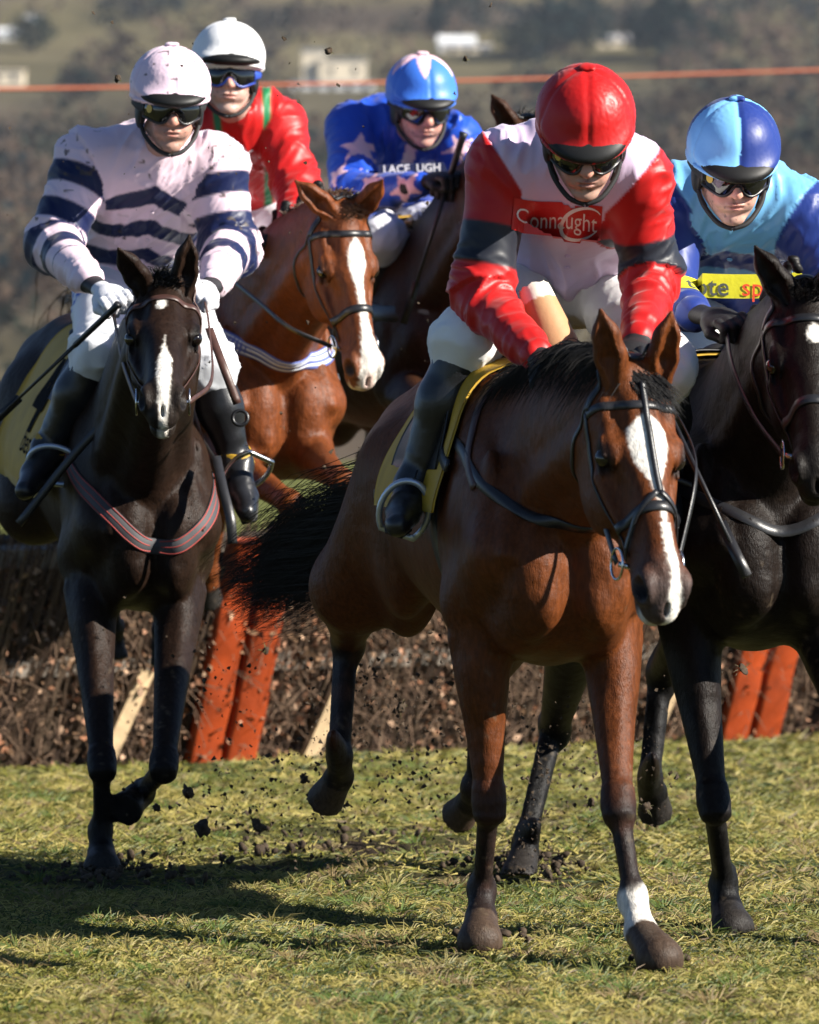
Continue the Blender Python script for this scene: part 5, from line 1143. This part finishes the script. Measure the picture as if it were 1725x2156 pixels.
riderE = make_rider(dict(jvox=.0070, skin=(.48, .25, .20), label='rider in blue cap and blue jacket with pink stars', seed=14, seam=-.01,
    flat=[(P(868, 362, 18.0), .17)], collar=(.016, .075, .50), mouth=.0022, nose=1.2, jaw=1.1, neck=P(852, 262, 18.3), pelvis=P(800, 450, 18.85), shoulders=[P(960, 300, 18.25), P(745, 275, 18.3)], elbows=[P(1012, 402, 18.1), P(742, 412, 18.02)], wrists=[P(975, 400, 17.75), P(885, 388, 17.66)],
    hands=[P(950, 395, 17.66), P(930, 376, 17.6)], hips=[P(850, 470, 18.75), P(760, 470, 18.75)], knees=[P(960, 500, 18.2), P(800, 500, 18.2)], ankles=[P(985, 700, 18.4), P(790, 690, 18.4)], toes=[P(990, 740, 18.25), P(785, 730, 18.25)],
    head=P(886, 222, 18.08), look=(.26, -1, -.26), up=(-.02, 0, 1), silk=silkE, cap=capE, glove=black_glove, breech=(.70, .70, .76), sleeve=(.088, .078, .072, .05), bulk=1.14, sticker=False,
    grip=[(None, None, (0, -.4, 1)), (unit(P(960, 370, 17.5) - P(895, 385, 17.66)), None, (.1, -.5, 1))], brim=.10, peak=-6))

# ---------------------------------------------------------------- tack, manes, tails, whips, print
# bay
bridle(horseA, MAT['tack'], ([P(1465, 1000, 12.05), P(1440, 900, 12.3), P(1360, 780, 12.5)], [P(1250, 1040, 12.1), P(1180, 920, 12.35), P(1140, 810, 12.5)]), True)
clA, bvA = sheet(horseA, 'saddle_cloth', -.36, .46, 1.55, .008, .006, MAT['yellow_cloth'], None, 26, 44, .05, flare=.02)
sdA = saddle(horseA); stirrup(horseA, sdA, P(872, 1022, 12.98), P(846, 1080, 12.80), horseA.lp(.22, -.26, 1.36)); stirrup(horseA, sdA, P(1400, 1025, 13.2), P(1408, 1075, 13.02), horseA.lp(.22, .26, 1.36), MAT['tack'])
chest_band(horseA, 'breast_strap', [horseA.lp(.30, -.27, 1.42), horseA.lp(.58, -.25, 1.38), horseA.lp(.76, -.21, 1.28), horseA.lp(.93, -.09, 1.18), horseA.lp(.98, .05, 1.17), horseA.lp(.82, .2, 1.25), horseA.lp(.5, .26, 1.38)], .030, MAT['tack'])
chest_band(horseA, 'neck_strap', [horseA.lp(.44, -.04, 1.54), horseA.lp(.52, -.15, 1.47), horseA.lp(.62, -.2, 1.36), horseA.lp(.74, -.2, 1.26)], .026, MAT['tack_brown'])
chest_band(horseA, 'girth', [horseA.lp(.30, -.10, 1.52), horseA.lp(.36, -.27, 1.2), horseA.lp(.38, -.15, .86), horseA.lp(.38, .15, .86), horseA.lp(.36, .27, 1.2)], .09, MAT['tack'])
gb = MB(); body_strap(horseA, gb, [horseA.lp(.36, -.25, 1.38), horseA.lp(.46, -.25, 1.34), horseA.lp(.56, -.25, 1.32)], .034, .008, 6, .016); gb.build('girth_buckle_guard', MAT['tack'], sdA)
gb = MB(); body_strap(horseA, gb, [horseA.lp(-.10, -.30, 1.30), horseA.lp(-.24, -.30, 1.27), horseA.lp(-.38, -.29, 1.24)], .026, .007, 6, .022); gb.build('girth_strap', MAT['tack'], sdA)
Sp = SDF(); pa, pb = P(1124, 606, 12.92), P(1172, 735, 12.86); Sp.cone(pa, pb, .040, .060, .02); Sp.cone(pa - unit(pb - pa) * .05, pa - unit(pb - pa) * .012, .05, .038, .006, op=-1); V, Q, G = Sp.mesh(.006)
t = (V - pa) @ unit(pb - pa); cc = put(paint((.42, .24, .12), len(V)), (.70, .66, .56), (t < .045) & (t > -.02)); obj('pommel_roll', V, Q, MAT['cloth'], sdA, col=cc, nor=G)
mane(horseA, 4200, .105, (-.75, .25, -.05), MAT['hair'], 5, w=.0032, droop=(-.1, 0, -1.2)); forelock(horseA, 380, .085, MAT['hair'], 9, (.6, .7, -.05))
tail(horseA, [horseA.lp(-.98, 0, 1.30), P(820, 1100, 14.5), P(690, 1150, 14.62), P(590, 1200, 14.7), P(485, 1250, 14.75)], 2800, .056, MAT['hair'], 3, .0030)
whip(P(1345, 735, 12.5), P(1572, 1212, 12.15), 'black whip pointing down past the muzzle of the bay horse', r0=.0095)
# dark brown horse
bridle(horseB, MAT['tack_brown'], ([P(445, 800, 14.6), P(440, 690, 15.0), P(430, 625, 15.15)], [P(258, 760, 14.7), P(245, 690, 15.0), P(236, 640, 15.1)]), rein_mat=MAT['tack_brown'], noseband=False)
clB, bvB = sheet(horseB, 'saddle_cloth', -.40, .36, 1.80, .010, .006, MAT['yellow_cloth'], None, 30, 44, .0, flare=.05)
sdB = saddle(horseB, .08, .34, 1.0); stirrup(horseB, sdB, P(100, 950, 15.6), P(62, 1015, 15.4), horseB.lp(.22, -.26, 1.36)); stirrup(horseB, sdB, P(497, 975, 15.55), P(515, 1060, 15.42), horseB.lp(.22, .26, 1.36), MAT['metal'])
MAT['girth_grey'] = material('grey_webbing', (.045, .045, .05), rough=.7, bump=[(400, None, .001)]); MAT['stripe_red'] = material('red_stripe', (.28, .035, .028), rough=.7); MAT['girth_blue'] = material('blue_webbing', (.10, .13, .38), rough=.7, bump=[(400, None, .001)]); MAT['stripe_white'] = material('white_stripe', (.62, .64, .68), rough=.7)
chest_band(horseB, 'breast_girth', [horseB.lp(.35, -.27, 1.30), horseB.lp(.62, -.25, 1.26), horseB.lp(.80, -.2, 1.18), horseB.lp(.96, -.08, 1.08), horseB.lp(1.0, .04, 1.05), horseB.lp(.93, .15, 1.09), horseB.lp(.72, .24, 1.2), horseB.lp(.35, .27, 1.3)], .048, MAT['girth_grey'], ((-.020, .004), (.0, .004), (.020, .004)), MAT['stripe_red'])
q = catmull([P(440, 690, 15.1), P(470, 770, 15.0), P(500, 850, 15.0)], 8); b_ = MB(); b_.ribbon(q, [unit(np.array([.3, -1, 0]))] * len(q), .026, .006); rn = b_.build('rein_end', MAT['tack_brown'], horseB.root)
ring(P(506, 880, 15.0), (0, -1, .2), .022, .006).build('buckle', MAT['tack'], rn)
q = catmull([P(232, 878, 15.3), P(150, 965, 15.35), P(40, 1104, 15.4)], 8); b_ = MB(); b_.ribbon(q, [unit(np.array([-.2, -1, .3]))] * len(q), .026, .008); b_.build('girth_strap', MAT['tack'], sdB)
q = catmull([P(455, 960, 15.3), P(470, 1030, 15.2), P(485, 1090, 15.15), P(490, 1145, 15.15)], 8); b_ = MB(); b_.ribbon(q, [unit(np.array([.2, -1, .1]))] * len(q), .030, .007); b_.build('girth_strap', MAT['tack'], sdB)
mane(horseB, 900, .07, (.1, .0, .35), MAT['hair'], 15, t0=.5, w=.005); forelock(horseB, 160, .06, MAT['hair'], 19, (.2, .3, .5))
tail(horseB, [horseB.lp(-.98, 0, 1.32), horseB.lp(-1.2, 0, 1.25), horseB.lp(-1.42, .05, 1.0), horseB.lp(-1.55, .1, .75)], 400, .05, MAT['hair'], 13, .004)
whip(P(250, 640, 15.0), P(-30, 905, 15.3), 'black whip slanting down from the glove of the pink capped rider')
# chestnut
bridle(horseC, MAT['tack'], (None, [P(610, 690, 16.25), P(550, 640, 16.45), P(490, 590, 16.75), P(470, 560, 17.0)]), rein_mat=MAT['tack'])
sheet(horseC, 'saddle_cloth', -.40, .34, 1.6, .010, .006, MAT['yellow_cloth'], None, 20, 32, 0.); sdC = saddle(horseC); stirrup(horseC, sdC, P(430, 760, 17.5), P(430, 800, 17.35), horseC.lp(.22, -.26, 1.36)); stirrup(horseC, sdC, P(655, 760, 17.5), P(660, 800, 17.35), horseC.lp(.22, .26, 1.36))
chest_band(horseC, 'breast_girth', [horseC.lp(.35, -.27, 1.42), horseC.lp(.62, -.25, 1.38), horseC.lp(.80, -.2, 1.32), horseC.lp(.95, -.08, 1.25), horseC.lp(.98, .06, 1.23), horseC.lp(.88, .17, 1.26), horseC.lp(.65, .24, 1.32), horseC.lp(.35, .27, 1.4)], .062, MAT['girth_blue'], ((-.022, .007), (-.004, .012), (.018, .009)), MAT['stripe_white'])
mane(horseC, 700, .05, (.1, -.1, .35), MAT['hair_brown'], 25, t0=.55, w=.005); forelock(horseC, 200, .045, MAT['hair_brown'], 29, (.1, .2, .6)); bun_row(horseC, 6, .017, MAT['hair'], 33, .1, .75)
tail(horseC, [horseC.lp(-.98, 0, 1.30), horseC.lp(-1.2, 0, 1.25), horseC.lp(-1.45, 0, 1.05), horseC.lp(-1.6, 0, .8)], 350, .07, MAT['hair_brown'], 23, .007)
# black horse
bridle(horseD, MAT['tack'], (None, [P(1590, 880, 12.8), P(1545, 780, 12.95), P(1530, 700, 13.05)]))
sheet(horseD, 'saddle_cloth', -.40, .36, 1.6, .010, .006, MAT['yellow_cloth'], None, 20, 32, 0.); sdD = saddle(horseD); stirrup(horseD, sdD, P(1400, 1070, 13.85), P(1390, 1110, 13.7), horseD.lp(.22, -.26, 1.36)); stirrup(horseD, sdD, P(1760, 1080, 13.85), P(1770, 1120, 13.7), horseD.lp(.22, .26, 1.36))
chest_band(horseD, 'breast_strap', [horseD.lp(.35, -.27, 1.32), horseD.lp(.65, -.25, 1.28), horseD.lp(.82, -.19, 1.2), horseD.lp(.97, 0, 1.13), horseD.lp(.82, .19, 1.2), horseD.lp(.65, .25, 1.28)], .034, MAT['tack'])
bun_row(horseD, 7, .013, MAT['hair'], 43, .15, .96); forelock(horseD, 160, .06, MAT['hair'], 49, (.0, .0, .8))
tail(horseD, [horseD.lp(-.98, 0, 1.30), horseD.lp(-1.2, 0, 1.2), horseD.lp(-1.4, .05, .95), horseD.lp(-1.5, .1, .7)], 300, .06, MAT['hair'], 47, .007)
# brown horse
bridle(horseE, MAT['tack'])
sheet(horseE, 'saddle_cloth', -.40, .40, 1.5, .012, .006, MAT['yellow_cloth'], None, 20, 32, 0.); sdE = saddle(horseE, -.14, .28, 1.2); stirrup(horseE, sdE, P(790, 690, 18.4), P(785, 730, 18.25), horseE.lp(.22, -.26, 1.36)); stirrup(horseE, sdE, P(985, 700, 18.4), P(990, 740, 18.25), horseE.lp(.22, .26, 1.36))
chest_band(horseE, 'breast_girth', [horseE.lp(.25, -.28, 1.3), horseE.lp(.6, -.25, 1.22), horseE.lp(.98, 0, 1.15), horseE.lp(.6, .25, 1.22)], .06, MAT['tack']); mane(horseE, 400, .08, (.1, 0, .3), MAT['hair'], 55)
tail(horseE, [horseE.lp(-.98, 0, 1.30), horseE.lp(-1.2, 0, 1.25), horseE.lp(-1.45, 0, 1.05), horseE.lp(-1.6, 0, .8)], 300, .06, MAT['hair'], 57, .008)
MAT['whip_white'] = material('white_whip', (.6, .62, .64), rough=.5)
whip(P(977, 280, 17.5), P(850, 682, 17.75), 'black whip gripped upright in the fist of the blue starred rider', r0=.011)
# ---- print
def on_cloth(bv, px, py):
    d = P(px, py, 10.) - P(862.5, HORIZON, 0.); hit = bv.ray_cast(Vector((0, 0, CAM_H)), Vector(unit(d)), 40.); return np.array(hit[0]) if hit[0] is not None else P(px, py, 16.)
cA = on_cloth(riderA.jbvh, 1174, 466); rt = np.array([1., 0, -.10]); upv = np.array([.10, 0, 1.]); nr = np.array([-.05, -1, .1])
uv, fc = panel_uv(.222, .078, 40, 14); pn = wrap_print('name_panel', uv, fc, cA, rt, upv, nr, riderA.jbvh, MAT['red_print'], riderA.jacket, .003, .07)
lettering('lettering', 'Connaught', cA + rt * -.002, rt, upv, nr, .046, riderA.jbvh, MAT['white_print'], riderA.jacket, .0055, dist=.07)
th = np.linspace(.35, 5.6, 40); ring_uv = []; 
for t_ in th: w_ = .0035 * math.sin((t_ - .35) / 5.25 * math.pi) + .001; ring_uv += [(.060 + (.050 + w_) * math.cos(t_) , -.002 + (.030 + w_) * math.sin(t_) + .012 * math.cos(t_)), (.060 + (.050 - w_) * math.cos(t_), -.002 + (.030 - w_) * math.sin(t_) + .012 * math.cos(t_))]
wrap_print('swoosh', np.array(ring_uv), [(2 * i, 2 * i + 1, 2 * i + 3, 2 * i + 2) for i in range(39)], cA, rt, upv, nr, riderA.jbvh, MAT['white_print'], riderA.jacket, .0055, .07)
cD = P(1530, 603, 13.55); rt = np.array([1., 0, -.02]); upv = np.array([.02, 0, 1.]); nr = np.array([0, -1, .1])
uv, fc = panel_uv(.40, .064, 60, 12, .010); wrap_print('sponsor_band', uv, fc, cD, rt, upv, nr, riderD.jbvh, MAT['yellow_print'], riderD.jacket, .003)
lettering('lettering', 'tote', cD + rt * -.052 + upv * -.004, rt, upv, nr, .070, riderD.jbvh, MAT['grey_print'], riderD.jacket, .0055, bold=.0006)
lettering('lettering', 'sport', cD + rt * .112 + upv * -.004, rt, upv, nr, .068, riderD.jbvh, MAT['orange_print'], riderD.jacket, .0055)
cE = P(868, 362, 18.0); rt = np.array([1., 0, .04]); upv = np.array([-.04, 0, 1.]); nr = np.array([0, -1, .15])
uv, fc = panel_uv(.25, .060, 40, 10); wrap_print('name_panel', uv, fc, cE, rt, upv, nr, riderE.jbvh, MAT['navy_print'], riderE.jacket, .003)
lettering('lettering', 'LACE  UGH', cE + upv * .010, rt, upv, nr, .040, riderE.jbvh, MAT['white_print'], riderE.jacket, .0055, bold=.0008)
cC = P(503, 318, 17.15); lettering('lettering', 'REX', cC, (1., 0, -.1), (.1, 0, 1.), (0, -1, .1), .044, riderC.jbvh, MAT['white_print'], riderC.jacket, .004, shear=.15, bold=.0012)
nB = -horseB.Lf; rB = horseB.Fw; uB = horseB.Up
lettering('number', '4', on_cloth(bvB, 92, 838), rB, uB, nB, .30, bvB, MAT['ink'], clB, .004, bold=.012, dist=.4)
lettering('lettering', 'betfa', on_cloth(bvB, 62, 935), rB, uB, nB, .105, bvB, MAT['ink'], clB, .004, dist=.4)
# ---------------------------------------------------------------- grass blades, flying turf
r = np.random.default_rng(21)
def blades(n, y0, y1, lmin, lmax, wid, seed, out=None, sg=2):
    r = np.random.default_rng(seed); y = np.sqrt(y0 ** 2 + (y1 ** 2 - y0 ** 2) * r.random(n)); x = (r.random(n) * 2 - 1) * (.083 * y + .25)
    if out: x = np.sign(x) * (.083 * y + .25 + out * r.random(n))
    a, b, c = turf_tone(x, y); so = soil_mask(x, y); keep = r.random(n) > np.clip(so * 1.15 * sstep(.35, .6, b), 0, .93); x, y, a, b, c = x[keep], y[keep], a[keep], b[keep], c[keep]; n = len(x)
    rt = np.stack([x, y, turf_z(x, y)], 1); cl = np.floor(x * 9) * 12.9 + np.floor(y * 5) * 7.7; th = 9. * vnoise(np.stack([x * 7, y * 4., 0 * x], 1)) + r.normal(size=n) * 1.5
    lean = .4 + 1.3 * r.random(n); dr = np.stack([np.cos(th) * lean, np.sin(th) * lean * .8, np.full(n, .75)], 1); ln = (lmin + (lmax - lmin) * r.random(n) ** 1.3) * (.35 + 1.3 * b)
    V, Q = strands(rt, dr, ln, (0, 0, -.55), wid, sg, .06, r, .2)
    g = np.array([.146, .142, .022])[None] * (.75 + .5 * r.random((n, 1))); yl = np.array([.325, .268, .072])[None] * (.7 + .5 * r.random((n, 1))); dk = np.array([.036, .055, .013])[None] * (.8 + .4 * r.random((n, 1)))
    t = (r.random(n) < .12 + .55 * sstep(.42, .62, b))[:, None]; t2 = (r.random(n) < .42 * sstep(.56, .36, a) + .06)[:, None]; C = np.where(t, yl, np.where(t2, dk, g)); bw = (r.random(n) < .05 + .10 * sstep(.55, .75, c))[:, None]; C = np.where(bw, np.array([.15, .10, .05])[None] * (.6 + .6 * r.random((n, 1))), C)
    return V, Q, np.repeat(C, 2 * sg + 2, 0)
def tufts(k, per, y0, y1, seed):
    r = np.random.default_rng(seed); y = np.sqrt(y0 ** 2 + (y1 ** 2 - y0 ** 2) * r.random(k)); x = (r.random(k) * 2 - 1) * (.083 * y + .25); a, b, c = turf_tone(x, y); tone = np.array([[.085, .125, .024], [.24, .20, .07], [.13, .145, .034], [.19, .135, .058]])[r.integers(0, 4, k)]
    th = r.random((k, per)) * 6.28; rad = .035 * np.sqrt(r.random((k, per))); rt = np.stack([x[:, None] + np.cos(th) * rad, y[:, None] + np.sin(th) * rad, np.broadcast_to(turf_z(x, y)[:, None], th.shape)], 2).reshape(-1, 3)
    dr = np.stack([np.cos(th) * (.2 + rad * 22), np.sin(th) * (.2 + rad * 22), np.full(th.shape, .8)], 2).reshape(-1, 3); ln = (.022 + .045 * r.random(k * per)) * np.repeat(.7 + .6 * r.random(k), per); V, Q = strands(rt, dr, ln, (0, 0, -.35), .0042, 2, .08, r, .2)
    return V, Q, np.repeat(np.repeat(tone, per, 0) * (.7 + .6 * r.random((k * per, 1))), 6, 0)
parts = [tufts(300, 40, 10.7, 15., 8), tufts(200, 28, 15., 20., 9), blades(80000, 10.7, 14.5, .022, .080, .0038, 1), blades(54000, 14.5, 19., .025, .080, .0054, 2, None, 1), blades(30000, 19., 28., .04, .10, .009, 3, None, 1), blades(30000, 9.5, 20., .025, .08, .0075, 4, 2.2, 1)]
off = 0; Vs, Qs, Cs = [], [], []
for V, Q, C in parts: Vs.append(V); Qs.append(Q + off); Cs.append(C); off += len(V)
MAT['grass'] = material('grass_blades', rough=.55, spec=.3, attr=True, trans=.25)
tag(obj('grass', np.vstack(Vs), np.vstack(Qs), MAT['grass'], smooth=False, col=np.vstack(Cs)), 'short tufted olive green turf grass', 'grass', kind='stuff')
MAT['mud'] = material('wet_soil', (.045, .030, .018), rough=.85, spec=.3, bump=[(150, None, .004)], vary=.5, vscale=60)
def lump(c, s, r, m=5):
    a = np.linspace(0, math.pi, m); b = np.linspace(0, 2 * math.pi, m + 2, endpoint=False); st = .6 + .8 * r.random(3); sd = r.random(3) * 30; V = []
    for x in a:
        for y in b:
            u = np.array([math.sin(x) * math.cos(y), math.sin(x) * math.sin(y), math.cos(x)]); V.append(u)
    V = np.array(V); V = V * (.25 + 1.0 * vnoise(V * 1.5 + sd) + .6 * vnoise(V * 4.1 + sd))[:, None] * st * s; q = r.normal(size=4); q /= np.linalg.norm(q); w, x, y, z = q
    R = np.array([[1 - 2 * (y * y + z * z), 2 * (x * y - z * w), 2 * (x * z + y * w)], [2 * (x * y + z * w), 1 - 2 * (x * x + z * z), 2 * (y * z - x * w)], [2 * (x * z - y * w), 2 * (y * z + x * w), 1 - 2 * (x * x + y * y)]])
    return V @ R.T + c, grid_faces(m, m + 2, True)
# clods big enough to pick out one by one
for i, (px, py, Y, s, lb) in enumerate([(425, 1742, 14.2, .026, 'largest flying clod right of the grounded hoof of the dark brown horse'), (398, 1668, 14.6, .024, 'flying clod beside the folded foreleg of the dark brown horse'),
    (560, 1370, 15.6, .022, 'flying clod in front of the orange pad by the tail'), (722, 1545, 15., .018, 'small clod against the raised hind cannon of the bay horse'), (845, 1490, 15.2, .022, 'flying clod before the hedge between the legs of the bay horse'),
    (1360, 1700, 14.4, .018, 'clod beside the front knee of the bay horse'), (248, 165, 14.3, .011, 'tiny clod in the air left of the pink cap'), (692, 108, 14.6, .012, 'clod with grass in front of the cream tower'), (980, 124, 14.6, .010, 'tiny clod just above the right side of the blue starred cap'),
    (640, 1640, 15.1, .020, 'clod beside the upturned hind hoof of the bay horse'), (330, 1700, 14.4, .016, 'small clod under the folded hoof of the dark brown horse'), (1565, 1410, 14.2, .018, 'clod in front of the orange pads at the right'), (1245, 1690, 14.5, .016, 'small clod between the forelegs of the bay horse'), (545, 1740, 14.9, .026, 'ragged upright clod above the grass in the middle of the turf')]):
    q = P(px, py, Y); s = s * .62; V, Fc = lump(q, s, r, 12); o = empty('turf_clod', q, lb, 'clod', 'flying clods of turf')
    obj('soil', V, Fc, MAT['mud'], o)
    n = 9; d = r.normal(size=(n, 3)); SV, SQ = strands(np.repeat(q[None], n, 0) + d * s * .3, d, s * (1. + 1.6 * r.random(n)), (0, 0, -.2), .003, 3, .1, r); obj('grass_roots', SV, SQ, MAT['grass'], o, smooth=False, col=np.tile(np.array([.10, .09, .03]), (len(SV), 1)))
mb = MB(); n = 1500
cl = [(820, 1560, 15.2, 190, 240, 1500), (560, 1700, 15., 190, 130, 600), (1180, 1620, 15.2, 130, 190, 850), (430, 1480, 14.9, 150, 200, 160), (1400, 1600, 14.8, 90, 150, 140), (700, 900, 15.5, 420, 420, 120), (400, 300, 14.4, 420, 260, 70), (1080, 1790, 15., 110, 60, 160)]
for (cx, cy, cY, sx, sy, k) in cl:
    for j in range(k):
        px, py = cx + r.normal() * sx * .62, cy + r.normal() * sy * .62; Y = cY + r.normal() * .35; q = P(px, py, Y)
        if q[2] < .01: continue
        s = .0016 + .0060 * r.random() ** 3.5; V, Fc = None, None
        o_ = r.normal(size=(5, 3)) * s; mb.add(q + np.array([[1, 0, 0], [-.6, .8, 0], [-.6, -.8, 0], [0, 0, 1.], [.1, .1, -1]]) * s + o_ * .4, [(0, 1, 3), (1, 2, 3), (2, 0, 3), (1, 0, 4), (2, 1, 4), (0, 2, 4)])
tag(mb.build('flying_dirt', MAT['mud'], smooth=False, kind='stuff'), 'spray of fine dark soil thrown up by the hooves', 'dirt')
mb = MB()
for (px, py, sx, sy, k) in ((215, 1835, .24, .35, 150), (1090, 1822, .22, .4, 120), (760, 1770, .45, .9, 60), (1010, 1968, .12, .10, 26), (560, 1790, .35, .8, 40), (1365, 2015, .12, .08, 16)):
    Yc = CAM_H * FPX / (py - HORIZON); xc = (px - 862.5) * Yc / FPX
    for j in range(k): V, Fc = lump(np.array([xc + r.normal() * sx * .5, Yc + r.normal() * sy * .6, .004]), .003 + .011 * r.random() ** 2.2, r); mb.add(V, Fc)
tag(mb.build('torn_soil', MAT['mud'], kind='stuff'), 'churned clods of soil where hooves struck the turf', 'soil')
# ---------------------------------------------------------------- the air over the valley
hz = MB().box((0, 1150, 123), (710, 1170, 125)).build('haze', material('haze_surface', (.5, .5, .5)), smooth=False, kind='stuff')
hm_ = bpy.data.materials.new('haze_air'); hm_.use_nodes = True; nt = hm_.node_tree; nt.nodes.clear(); ho = nt.nodes.new('ShaderNodeOutputMaterial'); hv = nt.nodes.new('ShaderNodeVolumePrincipled')
hv.inputs['Color'].default_value = (.78, .87, 1.0, 1); hv.inputs['Density'].default_value = .00007; hv.inputs['Anisotropy'].default_value = .2
nt.links.new(hv.outputs[0], ho.inputs['Volume']); hz.data.materials.clear(); hz.data.materials.append(hm_)
tag(hz, 'thin pale haze over the valley', 'haze', kind='stuff')
